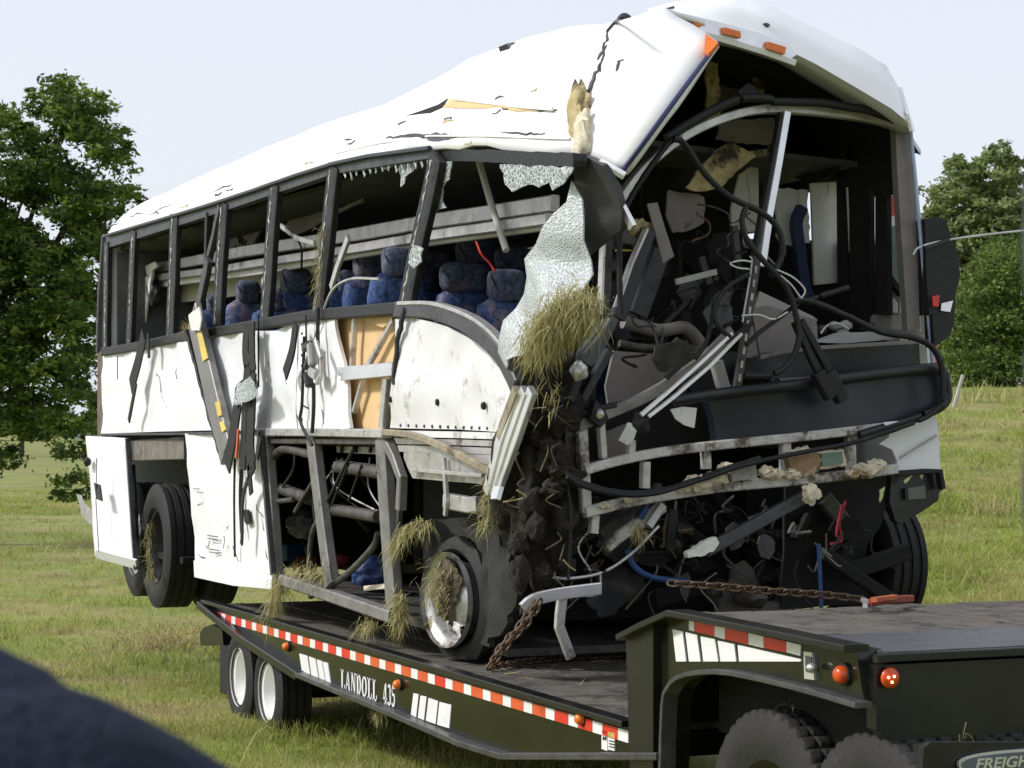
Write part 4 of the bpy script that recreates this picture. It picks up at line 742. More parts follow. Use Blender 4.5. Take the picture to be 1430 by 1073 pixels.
ft('nose_roll', [(940, 560), (985, 553), (1040, 546), (1110, 538), (1200, 526), (1300, 515), (1318, 520)], .03, DARKP, 9.05); ft('nose_roll', [(1320, 520), (1322, 560), (1290, 580), (1240, 596), (1200, 608)], .024, DARKP, 9.05)
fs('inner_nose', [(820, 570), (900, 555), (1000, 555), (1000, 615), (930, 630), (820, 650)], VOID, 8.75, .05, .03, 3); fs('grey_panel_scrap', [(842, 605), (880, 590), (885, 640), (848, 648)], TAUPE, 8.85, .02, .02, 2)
fs('dark_foot_panel', [(965, 500), (1040, 490), (1040, 560), (985, 565), (960, 540)], DARKP, 8.7, .05); fb('column_bracket', [(1000, 505), (1008, 535), (1012, 545)], .06, .05, GREYL, 8.85)
fb('wiper_rail', [(1022, 462), (985, 500), (940, 532), (890, 560), (830, 585), (795, 602)], .055, .03, mat('rail_grey', (.23, .22, .20), .5, .4, .3, 9, (.06, .05, .04), .35), 9.0, 4)
for pts in ([(1022, 466), (980, 505), (930, 550), (895, 580)], [(1035, 466), (990, 512), (940, 555), (905, 582)], [(1050, 452), (1012, 478)], [(1120, 420), (1060, 465), (1042, 482)]): fb('wiper_arm', pts, .02, .02, CHROME if pts[0][0] < 1040 else BLACK, 9.1)
fb('wiper_blade', [(950, 510), (930, 528)], .03, .012, BLACK, 9.04); lump('wiper_motor', PX(892, 592, 9.05), (.05, .05, .06), BLACK, B, .4); fs('wiper_plate', [(877, 590), (885, 592), (890, 600), (884, 617), (876, 622), (864, 615)], ALU, 9.08, .012); fs('foil_scrap', [(938, 572), (955, 568), (975, 570), (972, 598), (958, 594), (945, 585)], PALE, 9.06, .008, .02, 2)
sp = fs('lamp_socket', [(832, 558), (846, 574), (850, 585), (840, 597), (825, 585)], BLACK, 9.08, .06); lump('connector', PX(838, 578, 9.10), (.02, .02, .025), ALU, sp, .4, 4, 2)
for pts in ([(1110, 450), (1135, 505), (1160, 555)], [(1118, 448), (1150, 505), (1176, 560)]): fb('shock_strut', pts, .035, .035, BLACK, 9.12); fb('shock_strut_body', [(pts[1][0] + 6, pts[1][1] + 15), pts[2]], .065, .06, BLACK, 9.13)
fs('yellow_red_strip', [(1302, 465), (1309, 463), (1309, 510), (1304, 512)], AMBER, 8.4, .01)
ft('stay_wire', [(1275, 356), (1283, 346), (1310, 338), (1360, 330), (1440, 321)], .006, WIREW, 8.9)
# bumper beams
WB = mat('chipped_white_beam', (.55, .53, .50), .55, .1, .25, 14, (.10, .075, .05), .5, .3, 40)
fb('bumper_beam', [(815, 657), (860, 644), (920, 632), (1000, 622), (1100, 612), (1180, 603), (1238, 596)], .045, .06, WB, 9.0, 2); fb('bumper_beam', [(816, 716), (880, 700), (940, 690), (1000, 681), (1100, 672), (1180, 664), (1250, 655)], .05, .06, WB, 9.0, 2)
for a, b, wd in (((901, 645), (900, 682), .04), ((881, 615), (880, 640), .035), ((985, 625), (986, 655), .04), ((1096, 618), (1097, 668), .05), ((1187, 610), (1188, 656), .045), ((812, 600), (818, 716), .05), ((830, 720), (828, 745), .04), ((838, 585), (842, 640), .03)): fb('bumper_post', [a, b], wd, .05, WB, 8.98)
for px, py, r in ((975, 675, .07), (1000, 668, .06), (1015, 655, .05), (955, 682, .04), (1072, 660, .05), (1085, 662, .04), (1210, 657, .06), (1225, 650, .05), (1190, 662, .04), (880, 698, .03), (845, 706, .03), (1107, 662, .05)): lump('foam_chunk', PX(px, py, 9.05), (r * .7, r, r * .6), FOAM, B, .5, 4, 3, px)
fs('brown_foam_block', jagged([(1098, 636), (1112, 631), (1140, 633), (1148, 642), (1138, 660), (1125, 667), (1105, 652)], 1.5, 6), mat('brown_foam', (.30, .2, .11), .9, 0, .3, 9, (.5, .45, .32), .3, .4, 30), 9.08, .05, .03, 2); lump('foam_chunk', PX(1120, 648, 9.0), (.04, .10, .08), FOAM, B, .4, 4, 3, 77)
g_ = fs('foam_frame', jagged([(1143, 632), (1178, 628), (1182, 650), (1146, 656)], 1.2, 6), FOAM, 9.06, .04); fs('green_plate', [(1147, 634), (1176, 631), (1178, 647), (1149, 651)], mat('green_plate', (.16, .24, .19), .6, 0, .15), 9.08, .025, parent=g_); fs('grey_block', [(1020, 650), (1055, 645), (1058, 668), (1023, 673)], CONC, 9.08, .06)
fs('corner_skin', jagged([(1241, 596), (1275, 590), (1306, 578), (1311, 610), (1313, 658), (1247, 661), (1254, 645), (1246, 628), (1228, 620), (1242, 610)], .8, 12), WCAP, 9.0, .02, .01, 3); fb('skin_seam', [(1256, 640), (1285, 622), (1308, 608)], .012, .006, GREYL, 9.025); fs('white_corner_chip', [(1233, 590), (1255, 588), (1240, 598)], WCAP, 9.07, .008)
hb = fs('headlamp_bracket', [(1246, 664), (1312, 658), (1316, 684), (1311, 688), (1310, 699), (1285, 716), (1258, 732), (1250, 728), (1242, 700)], BLKP, 8.95, .05, .01, 2); fs('headlamp', [(1268, 682), (1292, 678), (1293, 696), (1269, 698)], mat('lamp_glass', (.12, .125, .11), .2, 0, .1), 8.99, .03, parent=hb); fb('bracket_edge', [(1250, 661), (1290, 658), (1311, 658), (1315, 683)], .025, .05, BLACK, 9.0, parent=hb)
for q in ([(1262, 672), (1276, 662), (1270, 670), (1264, 676)], [(1228, 685), (1236, 680), (1234, 692), (1229, 702)], [(1284, 664), (1290, 662), (1288, 670)]): fs('pale_green_scrap', jagged(q, 1, 4), mat('pale_green_paint', (.5, .55, .25), .6), 9.01, .006, parent=hb)
# dark running gear behind the bumper
rr2 = random.Random(3)
for i in range(46):
    px, py = rr2.uniform(830, 1235), rr2.uniform(705, 850); x = rr2.uniform(7.7, 8.7); a = rr2.uniform(-1, 1) * 60; b = rr2.uniform(-40, 40)
    if i % 3 == 0: lump('gear_casing', PX(px, py, x), (.1, rr2.uniform(.07, .16), rr2.uniform(.05, .12)), rr2.choice([STEEL, VOID, BLKP]), B, .4, 2, 2, i)
    else: fb('chassis_member', [(px - a, py - b), (px + a, py + b)], rr2.uniform(.03, .09), .06, rr2.choice([VOID, BLKP, STEEL, VOID]), x)
for i in range(26):
    px, py = rr2.uniform(860, 1030), rr2.uniform(330, 520); x = rr2.uniform(7.8, 8.5)
    fb('cabin_debris', [(px - rr2.uniform(-40, 40), py - rr2.uniform(10, 40)), (px + rr2.uniform(-30, 30), py + rr2.uniform(10, 40))], rr2.uniform(.015, .05), .03, rr2.choice([VOID, DARKP, BLKP, VOID, STEEL]), x)
ft('door_rail', [(870, 450), (920, 462), (955, 458), (975, 475), (980, 490)], .035, TAUPE, 8.6); ft('door_rail', [(865, 480), (900, 486), (935, 484)], .02, STEEL, 8.65)
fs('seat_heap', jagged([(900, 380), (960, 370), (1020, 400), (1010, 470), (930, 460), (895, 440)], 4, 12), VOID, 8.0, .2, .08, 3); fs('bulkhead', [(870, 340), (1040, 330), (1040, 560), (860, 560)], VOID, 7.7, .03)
db = fb('drag_link', [(1135, 688), (1090, 712), (1040, 740), (985, 770)], .06, .05, GREYF, 9.05)
lump('foam_chunk', PX(1133, 690, 9.08), (.03, .05, .05), FOAM, B, .5, 4, 3, 9); fs('white_torn_foam', jagged([(962, 772), (975, 763), (990, 755), (1002, 750), (1006, 758), (998, 770), (980, 778), (964, 780)], 1.5, 5), mat('white_foam', (.7, .69, .62), .8, 0, .15, 12, None, 0, .4, 40), 9.1, .04, .03, 2)
fb('bent_strut', [(845, 765), (870, 745), (905, 722), (925, 708)], .055, .05, WB, 8.9); fb('pipe_stub', [(905, 735), (925, 705)], .04, .04, ALU, 9.0); fb('blue_fitting', [(894, 724), (902, 708)], .03, .03, BLUE, 8.95)
for i in range(16):
    px, py = rr2.uniform(800, 940), rr2.uniform(690, 830); ft('loose_wire', [(px, py), (px + rr2.uniform(-25, 25), py + rr2.uniform(5, 30)), (px + rr2.uniform(-50, 30), py + rr2.uniform(20, 70))], .005, rr2.choice([BLACK, STEEL, WIREW, RUST]), 8.9, 5, 5)
ft('loose_wire', [(920, 735), (880, 775), (840, 800), (795, 808), (770, 806)], .008, ALU, 9.0); ft('red_cable', [(1181, 700), (1172, 730), (1175, 755), (1160, 760)], .007, PINK, 8.7, 5, 6); ft('red_cable', [(1176, 705), (1168, 745), (1174, 752)], .006, PINK, 8.7, 5, 6)
bl = ft('blue_air_hose', [(876, 768), (885, 790), (910, 806), (960, 813)], .015, BLUE, 8.95)
bar('bent_bumper_strip', SX([(731, 850), (745, 838), (772, 831), (805, 826), (838, 822)], 9.25), .055, .03, CHROME, B, SIDE, 3); bar('bumper_hanger', SX([(786, 828), (782, 860), (781, 876), (790, 900), (797, 919)], 9.22), .045, .03, ALU, B, SIDE, 1)
# far mirror
mr = sheet('door_mirror', SX([(1292, 306), (1308, 303), (1322, 309), (1328, 330), (1338, 352), (1341, 385), (1332, 420), (1318, 438), (1298, 440), (1294, 380)], 8.9), .14, BLACK, B, .01, 2); fs('mirror_split', [(1293, 344), (1326, 332), (1327, 336), (1293, 349)], DARKP, 8.915, .012, parent=mr); fs('lower_mirror', [(1302, 440), (1335, 420), (1332, 450), (1326, 470), (1305, 485)], BLACK, 8.9, .08, parent=mr); fs('mirror_glint', [(1315, 424), (1331, 420), (1327, 436), (1314, 434)], CHROME, 8.915, .006, parent=mr); fs('red_reflector', [(1302, 414), (1312, 412), (1311, 428), (1303, 428)], RED, 8.92, .006, parent=mr)
# side trim strips and laminated glass at the near front corner
for i in range(3): bar('polished_trim_strip', [PY(744 - 10 * i, 545, -.02 - .01 * i), PY(720 - 10 * i, 615, -.03 - .01 * i), PY(693 - 6 * i, 688, -.04 - .01 * i)], .07, .03, CHROME, B)
bar('trim_end', [PY(697, 680, -.06), PY(692, 698, -.08)], .07, .03, CHROME, B); bar('muddy_edge', SY([(722, 545), (702, 600), (690, 650)], -.05), .06, .03, MATS['muddy_trim'], B)
sheet('windscreen_sheet', [PY(795, 252, .05), PY(800, 275, .05), PY(806, 305, .06), PY(812, 335, .08), PY(818, 362, .1), PY(816, 380, .08), PY(800, 405, .02), PY(786, 425, -.04), PY(765, 445, -.08), PY(748, 470, -.1), PY(733, 490, -.1), PY(712, 510, -.08), PY(700, 518, -.06), PY(697, 492, -.06), PY(712, 450, -.05), PY(728, 410, -.04), PY(745, 365, -.02), PY(768, 320, 0), PY(784, 280, .03)], .008, CRAZE, B, .09, 4, 3.4, True)
for q in ([(700, 230), (745, 232), (800, 234), (785, 258), (772, 266), (768, 255), (752, 262), (738, 258), (722, 264), (715, 268), (706, 258)], [(556, 231), (582, 226), (576, 240), (566, 248), (559, 262)], [(614, 228), (632, 226), (628, 250), (618, 262), (616, 280), (622, 290), (606, 296), (607, 270)], [(525, 234), (548, 230), (540, 236), (532, 237)], [(370, 368), (377, 372), (372, 400), (365, 398)], [(700, 232), (720, 240), (712, 256)]): sheet('broken_pane', SY(jagged(q, 1.6, 6), .02), .006, SHAT, B, .01, 2)
for i in range(14): bar('glass_fringe', SY([(480 + i * 9, 240 - i * 1.2), (481 + i * 9 + random.uniform(-2, 2), 243 - i * 1.2 + random.uniform(2, 9))], .0), .02, .005, SHAT, B)
fs('muddy_flap', [(714, 742), (760, 748), (786, 752), (785, 780), (760, 795), (750, 800), (735, 778)], mat('muddy_rubber', (.045, .038, .028), .9, 0, .4, 8, (.12, .1, .06), .25), 8.9, .02, .04, 3)
bar('wheel_shield', SY([(626, 700), (660, 706), (672, 704)], .0), .08, .06, ALU, B); bar('shield_bracket', SY([(620, 640), (622, 670), (624, 700), (622, 720)], -.04), .03, .02, ALU, B)
# scratches and rivets on the side skin, scuffs on the roof
bms = bmesh.new()
for o in B.children:
    if o.name.split('.')[0] in ('side_panel', 'bay_door', 'curved_side_panel'): bms.from_mesh(o.data)
skin_tree = BVHTree.FromBMesh(bms); bms.free()
def SP(px, py, out=.003):
    r = ray(px, py).normalized(); h = skin_tree.ray_cast(CAM, r); return h[0] - Vector((0, out, 0)) if h[0] is not None and h[0].y < .2 else PY(px, py, -.05)
for i in range(46):
    px, py = random.uniform(150, 470), random.uniform(480, 780)
    if py > 606 and not 272 < px < 372: continue
    if py < 500 + (300 - px) * .15: continue
    if 265 < px < 352 and py < 640: continue
    q = [(px, py), (px + random.uniform(-3, 5), py + random.uniform(3, 12)), (px + random.uniform(-6, 12), py + random.uniform(6, 26))]
    bar('scratch', [SP(a, b) for a, b in q], .012, .004, random.choice([GREYF, ALU, MATS['muddy_trim']]), B, taper=lambda t: .15 + random.random() * .8)
for x_, n_ in ((418, 9), (352, 8)):
    for i in range(n_): lathe('rivet', [(.001, -.006), (.008, -.003), (.01, .004)], GREYF, SP(x_ + 4, 466 + i * 15), B, 8)
for i in range(12): lathe('rivet', [(.001, -.006), (.008, -.003), (.01, .004)], GREYF, SP(560 + i * 11, 594 + i * .4), B, 8)
for i in range(16):
    t = random.random(); px = 170 + 620 * t; py = interp(px, EAVE) - random.uniform(6, 14 + 90 * t * t)
    if py < interp(px, SIL) + 6: continue
    q = [(px, py), (px + random.uniform(3, 8), py - random.uniform(0, 4)), (px + random.uniform(8, 16), py - random.uniform(0, 6))]
    bar('roof_scratch', [RP(a, b, .004) for a, b in q], random.uniform(.008, .022), .006, random.choice([GREYF, ALU, YFOAM]), B, taper=lambda t: .1 + random.random())
bar('roof_gutter', [RP(a, b, .01) for a, b in [(470, 214), (530, 200), (600, 190), (680, 190), (760, 193), (796, 194)]], .010, .012, WROOF, B)
# shredded tread and crumpled lining round the burst wheel
for i, q in enumerate(([(648, 735), (690, 740), (712, 775), (722, 830), (705, 880), (682, 900), (690, 840), (676, 780)], [(610, 726), (650, 722), (690, 742), (670, 760), (640, 748)], [(665, 770), (690, 780), (700, 850), (680, 905), (664, 895), (676, 830)], [(690, 700), (720, 720), (740, 800), (722, 860), (700, 790)])):
    sheet('tread_shred', SY(jagged(q, 3.0, 8), .03 + .07 * i), .03, TYRE, B, .05, 5, 4, True)
# wires and crushed sheet scraps through the nose
r4 = random.Random(11)
for i in range(70):
    up = i < 30; px = r4.uniform(840, 1060) if up else r4.uniform(815, 1230); py = r4.uniform(290, 520) if up else r4.uniform(690, 820); x = r4.uniform(8.2, 8.95); q = [(px, py)]
    for _ in range(4): px += r4.uniform(-26, 26); py += r4.uniform(-14, 30); q.append((px, py))
    ft('loose_wire', q, r4.uniform(.003, .008), r4.choice([BLACK, BLACK, STEEL, GREYF, VOID, TAUPE, RUST]), x, 5, 5)
for i in range(46):
    up = i < 20; px = r4.uniform(850, 1030) if up else r4.uniform(820, 1225); py = r4.uniform(300, 500) if up else r4.uniform(695, 835); w_ = r4.uniform(14, 40); h_ = r4.uniform(10, 34); an = r4.uniform(0, 3.1)
    q = [(px + w_ * math.cos(an + t) * r4.uniform(.5, 1), py + h_ * math.sin(an + t) * r4.uniform(.5, 1)) for t in (0, .9, 1.7, 2.6, 3.5, 4.4, 5.3)]
    fs('torn_scrap', jagged(q, 2.2, 7), r4.choice([VOID, VOID, STEEL, DARKP, GREYF, SOIL, BLKP]), r4.uniform(7.9, 8.8), .012, .07, 4)
fs('dark_gap_backing', [(1090, 640), (1240, 650), (1244, 690), (1236, 735), (1214, 760), (1206, 800), (1208, 842), (1090, 850)], VOID, 8.45, .02, .06, 3); fs('dark_gap_backing', [(830, 640), (1110, 630), (1110, 850), (830, 850)], VOID, 7.9, .02, .06, 3)  # near-black sheets added as backing where the gaps fall into shade
for i in range(46):
    py = r4.uniform(548, 815); px = r4.uniform(716 if py > 715 else 776 - (py - 548) * .2, 798); k_ = r4.uniform(.025, .06)
    lump('mud_clod', PX(px, py, r4.uniform(8.92, 9.05)), (k_, k_ * r4.uniform(.7, 1.6), k_ * r4.uniform(.6, 1.5)), r4.choice([SOIL, SOIL, CLODD, CLODD]), B, .45, 3, 3, i)
for i in range(14):
    px, py = r4.uniform(715, 790), r4.uniform(560, 800); ft('root', [(px, py), (px + r4.uniform(-14, 14), py + 10), (px + r4.uniform(-20, 20), py + r4.uniform(14, 40))], .004, r4.choice([CLOD, HAY, STEEL]), 9.12, 4, 5)
# packed soil in the torn corner
S_ = lump('soil_mass', PX(752, 640, 8.75), (.22, .22, .62), SOIL, None, .4, 3, 5, 3); tag(S_, 'dark packed soil wedged down the crushed front corner of the coach', 'soil')
S_ = lump('soil_mass', PX(765, 560, 8.9), (.15, .16, .22), SOIL, None, .5, 3, 5, 6); tag(S_, 'crumbly soil clod right under the big straw bundle', 'soil')

# ------------------------------------------------------------------ straw caught on the wreck
hay('straw_bundle', 'big drooping bundle of yellow straw at the crushed front corner', [PY(822, 432, -.02), PY(802, 426, -.06), PY(780, 438, -.12), PY(762, 458, -.14), PY(750, 484, -.12)], .085, 3400, .115, None, .7, .0021, .5); lump('sod_clump', PY(790, 452, .02), (.16, .08, .13), CLOD, B, .4, 3, 4, 12)
hay('straw_fringe', 'thin straw fringe trailing below the big straw bundle', [PY(760, 520, -.08), PY(772, 545, -.05), PY(774, 562, 0)], .07, 60, .09)
for nm, lab, pts, r, n, ln in (
    ('straw_tuft', 'straw hanging from the bay floor over the trailer edge', [(392, 805), (388, 830), (380, 860)], .06, 420, .22),
    ('straw_litter', 'straw strewn on the luggage bay floor', [(400, 798), (430, 795), (455, 800)], .06, 320, .12),
    ('straw_tuft', 'grass arching over the burst front tyre', [(550, 770), (556, 748), (575, 735), (598, 730)], .05, 420, .13),
    ('straw_tuft', 'straw hanging off bay post left of burst tyre', [(556, 830), (560, 850), (556, 875)], .05, 480, .14),
    ('straw_tuft', 'straw tuft under the bright side trim strips', [(688, 660), (682, 700), (680, 735)], .05, 340, .12),
    ('straw_tuft', 'straw caught on the window pillar with the frayed seal', [(450, 320), (446, 370), (444, 420)], .035, 330, .10),
    ('straw_tuft', 'straw nest at top of the fallen grey pillar', [(262, 455), (268, 468)], .06, 260, .10),
    ('straw_tuft', 'small straw tuft lying on the trailer deck edge', [(500, 880), (515, 872), (522, 866)], .05, 220, .12),
    ('straw_tuft', 'tuft stuck on the trailer rail under the number', [(540, 985), (532, 992), (528, 998)], .035, 220, .08),
    ('straw_tuft', 'thin straw in the lower rear wheel rim', [(207, 730), (208, 770), (212, 810)], .04, 260, .10),
    ('straw_tuft', 'a few stalks on the white lower door', [(318, 735), (320, 760)], .01, 30, .12)):
    hay(nm, lab, SY(pts, -.04), r * .8, int(n * .75), ln * .85)
hay('straw_tuft', 'small tuft hanging from the bent bumper strut', [PX(890, 735, 9.05), PX(895, 745, 9.05)], .03, 120, .07)
P = np.array([PZ(random.uniform(430, 860), random.uniform(880, 980), .77) for _ in range(160)]); P = P[(P[:, 1] > .0)]
dd = rng.normal(0, 1, (len(P), 3)); dd[:, 2] = abs(dd[:, 2]) * .15; dd /= np.linalg.norm(dd, axis=1)[:, None]
tag(blades('deck_straw', P, dd, rng.uniform(.05, .16, len(P)), .003, HAY, None, .02), 'loose stalks scattered over the trailer deck', 'straw')['kind'] = 'stuff'
# luggage left in the bays
tag(lump('plastic_bag', PY(420, 733, .5), (.10, .10, .09), BAGW, None, .3, 3, 4, 2), 'white plastic bag with green print hanging in the luggage bay', 'bag')
tag(lump('travel_bag', PY(524, 800, .35), (.16, .14, .10), BAGB, None, .3, 3, 4, 8), 'crumpled blue bag on the bay floor beside the wheel', 'bag')
tag(box('carton', PY(412, 772, .55) , (.14, .16, .11), BOXB, None, None, .006), 'blue box at the back of the luggage bay', 'box'); tag(box('carton', PY(425, 788, .6), (.14, .14, .12), BOXO, None, None, .006), 'brown carton beside the blue box', 'box')
tag(lump('red_bundle', PY(474, 784, .6), (.07, .07, .05), PINK, None, .3), 'small red bundle deep in the luggage bay', 'bundle')
tag(bar('wooden_slat', SY([(510, 822), (548, 818)], .15), .03, .02, FOAM), 'pale wooden slat below the blue bag', 'plank')

# ------------------------------------------------------------------ lowbed trailer
TR = thing('lowbed_trailer', 'glossy black lowbed trailer with red and white tape carrying the coach', 'trailer'); YT = -.06; DZ = .745; YB = 2.46
rail = sheet('side_rail', SY([(288, 842), (600, 932), (880, 1014), (880, 1056), (709, 1056), (650, 1038), (555, 997), (421, 942), (345, 893)], YT), .10, OLIVE, TR)
bar('lower_flange', SY([(421, 942), (555, 997), (650, 1038), (709, 1056), (930, 1056)], YT - .02), .03, .09, mat('worn_flange', (.085, .085, .085), .4, .5, .4, 12, (.06, .05, .04), .3), rail)
bar('top_flange', SY([(288, 840), (600, 929), (880, 1011)], YT - .005), .025, .08, BLKP, rail)
bar('tail_plate', SY([(284, 845), (345, 894), (423, 944)], YT - .01), .055, .10, BLKP, TR)
x0 = PY(290, 842, YT).x; x1 = PY(882, 1011, YT).x
n = 12; pw = (YB - .06) / n
for i in range(n):
    y = .0 + pw * (i + .5); dz = random.uniform(-.006, .006)
    a = x0 + random.uniform(0, .05); cuts = sorted([x1] + [a + (x1 - a) * random.uniform(.3, .7)]); s0 = a
    for c in cuts:
        box('plank', Vector(((s0 + c) / 2, y, DZ - .02 + dz)), (c - s0 - .008, pw - .010, .045), WOOD, TR, None, .004); s0 = c
sheet('deck_frame', [Vector((x0 + .1, .05, DZ - .05)), Vector((x1, .05, DZ - .05)), Vector((x1, YB - .05, DZ - .05)), Vector((x0 + .1, YB - .05, DZ - .05))], .10, BLKP, TR)
box('far_rail', Vector(((x0 + x1) / 2 + .3, YB, DZ - .17)), (x1 - x0 - .6, .08, .33), BLKP, TR)
for i in range(6): box('cross_member', Vector((x0 + 1.0 + i * (x1 - x0 - 1.5) / 6, YB / 2, DZ - .2)), (.1, YB - .2, .12), BLKP, TR)
def tape(xa, xb, z, hgt, y, npair, first=0):
    L_ = (xb - xa) / npair
    for i in range(npair):
        s = xa + i * L_; r_ = RED if (i < 3 or i > npair - 4 or random.random() < .25) else ORG
        for a, b, m_ in ((s, s + L_ * .6, r_), (s + L_ * .6, s + L_, WTAPE)):
            box('tape_strip', Vector(((a + b) / 2, y, z)), (b - a - .003, .006, hgt), m_, rail)
tape(PY(303, 848, YT).x, PY(880, 1020, YT).x, DZ - .055, .05, YT - .006, 26)
def spoly(name, pts, m, y, parent, th=.006): return sheet(name, SY(pts, y), th, m, parent)
z5 = lambda q: [(250 + a / 3.575, 773 + b / 3.575) for a, b in q]
for q in ([(600, 500), (640, 512), (655, 612), (615, 600)], [(648, 515), (680, 527), (697, 630), (662, 618)], [(687, 530), (712, 538), (730, 645), (703, 634)], [(717, 541), (742, 547), (758, 657), (735, 648)], [(1170, 698), (1195, 704), (1183, 818), (1157, 805)], [(1205, 710), (1235, 716), (1222, 833), (1192, 820)], [(1245, 722), (1292, 738), (1280, 852), (1232, 835)], [(1300, 742), (1358, 757), (1348, 873), (1288, 855)]): spoly('white_bar', z5(q), WTAPE, YT - .005, rail)
# raised serif lettering
def rect(a, b, c, d): return [(a, b), (c, b), (c, d), (a, d)]
def arc(cx, cy, rx, ry, t, a0, a1, n=14, tx=None):
    tx = tx or t; out = []
    for i in range(n):
        u, v = math.radians(a0 + (a1 - a0) * i / n), math.radians(a0 + (a1 - a0) * (i + 1) / n)
        out.append([(cx + rx * math.cos(u), cy + ry * math.sin(u)), (cx + (rx - tx) * math.cos(u), cy + (ry - t) * math.sin(u)), (cx + (rx - tx) * math.cos(v), cy + (ry - t) * math.sin(v)), (cx + rx * math.cos(v), cy + ry * math.sin(v))])
    return out
GL = {'L': [rect(.12, 0, .32, 1), rect(0, .93, .45, 1), rect(0, 0, .66, .08), rect(.58, 0, .66, .28)],
      'A': [[(.05, 0), (.13, 0), (.42, 1), (.34, 1)], [(.34, 1), (.44, 1), (.74, 0), (.54, 0)], rect(.2, .3, .56, .37), rect(-.02, 0, .22, .06), rect(.46, 0, .8, .06)],
      'N': [rect(.1, 0, .17, 1), [(.08, 1), (.26, 1), (.68, 0), (.56, 0)], rect(.6, 0, .67, 1), rect(0, 0, .28, .06), rect(.0, .94, .22, 1), rect(.5, .94, .78, 1)],
      'D': [rect(.1, 0, .3, 1), rect(0, .93, .35, 1), rect(0, 0, .35, .07)] + arc(.3, .5, .42, .5, .07, -90, 90, 14, .18), 'O': arc(.38, .5, .38, .5, .08, 0, 360, 24, .19), ' ': [],
      '4': [rect(.34, 0, .52, 1), [(0, .3), (.08, .3), (.40, 1), (.34, 1)], rect(0, .23, .66, .33), rect(.24, 0, .62, .06)],
      '3': arc(.28, .73, .28, .27, .08, -80, 150, 14, .16) + arc(.28, .29, .32, .29, .08, -150, 85, 14, .17), '5': [rect(.06, .52, .14, 1), rect(.06, .86, .56, 1)] + arc(.28, .32, .32, .32, .09, -150, 130, 16, .17)}
def letters(txt, xa, xb, z0, h, y, m, parent):
    adv = {'L': .74, 'A': .86, 'N': .86, 'D': .84, 'O': .86, ' ': .6, '4': .76, '3': .72, '5': .72}; tot = sum(adv[c] for c in txt); k = (xb - xa) / tot; u = 0
    for c in txt:
        if GL[c]:
            bm = bmesh.new()
            for q in GL[c]:
                vs = [[bm.verts.new((xa + (u + a) * k, yy, z0 + b * h)) for a, b in q] for yy in (y, y + .004)]
                bm.faces.new(vs[0]); bm.faces.new(vs[1][::-1])
                for i in range(4): bm.faces.new([vs[0][i], vs[1][i], vs[1][(i + 1) % 4], vs[0][(i + 1) % 4]])
            from_bm('letter', bm, m, parent)
        u += adv[c]
zb = PY(*z5([(820, 680)])[0], YT).z; letters('LANDOLL', PY(*z5([(812, 640)])[0], YT).x, PY(*z5([(995, 690)])[0], YT).x, zb, .115, YT - .006, WTAPE, rail)
letters('435', PY(*z5([(1024, 690)])[0], YT).x, PY(*z5([(1086, 720)])[0], YT).x, zb, .115, YT - .006, WTAPE, rail)
def lamp(px, py, y, r, m, parent):
    c = PY(px, py, y); b = lathe('lamp_base', [(.001, -.015), (r * 1.25, -.012), (r * 1.3, .02)], BLACK, c, parent, 20); lathe('lens', [(.001, -.045), (r * .6, -.042), (r * .95, -.03), (r, -.012)], m, c, b, 20); return b
for px, py in ((404, 903), (560, 956), (816, 1004)): lamp(px, py, YT, .026, AMBER, rail)
lb = spoly('warning_label', [(840, 1019), (848, 1021), (848, 1049), (840, 1046)], WTAPE, YT - .005, rail); spoly('label_head', [(840.5, 1020), (847.5, 1022), (847.5, 1025), (840.5, 1023)], RED, YT - .009, lb)
lb = spoly('warning_label', [(849, 1022), (858, 1024), (858, 1049), (849, 1047)], WTAPE, YT - .005, rail); spoly('label_head', [(849, 1022), (858, 1024), (858, 1031), (849, 1029)], LABY, YT - .009, lb)
for k in range(3): spoly('label_line', [(850, 1034 + 4 * k), (857, 1035.5 + 4 * k), (857, 1036.5 + 4 * k), (850, 1035 + 4 * k)], BLACK, YT - .009, lb)
for k in range(2): spoly('label_mark', [(841.5 + 3 * k, 1029), (843 + 3 * k, 1029.5), (843 + 3 * k, 1034), (841.5 + 3 * k, 1033.5)], BLACK, YT - .009, lb)
# tail running gear
sheet('rear_bracket', SY([(279, 884), (285, 876), (296, 872), (310, 880), (312, 902), (280, 902)], .25), .5, BLKP, TR)
for px, py in ((354, 945), (395, 965)):
    c = PY(px, py, .10); rs = (PY(px, py) - PY(px, py + 100)).length / 100
    wheel(TR, c, .32, .185, .24, WRIM, .12, holes=False, hub=False); wheel(TR, Vector((c.x, YB - .15, c.z)), .32, .185, .24, WRIM)
    tube('axle', [c, Vector((c.x, YB - .1, c.z))], .06, BLKP, TR, 8, 1)
sheet('mud_flap', SY([(307, 900), (322, 905), (322, 972), (307, 968)], .2), .02, BLACK, TR); box('bogie_frame', Vector((PY(379, 962, .1).x, YB / 2, .5)), (1.6, 1.2, .16), BLKP, TR)
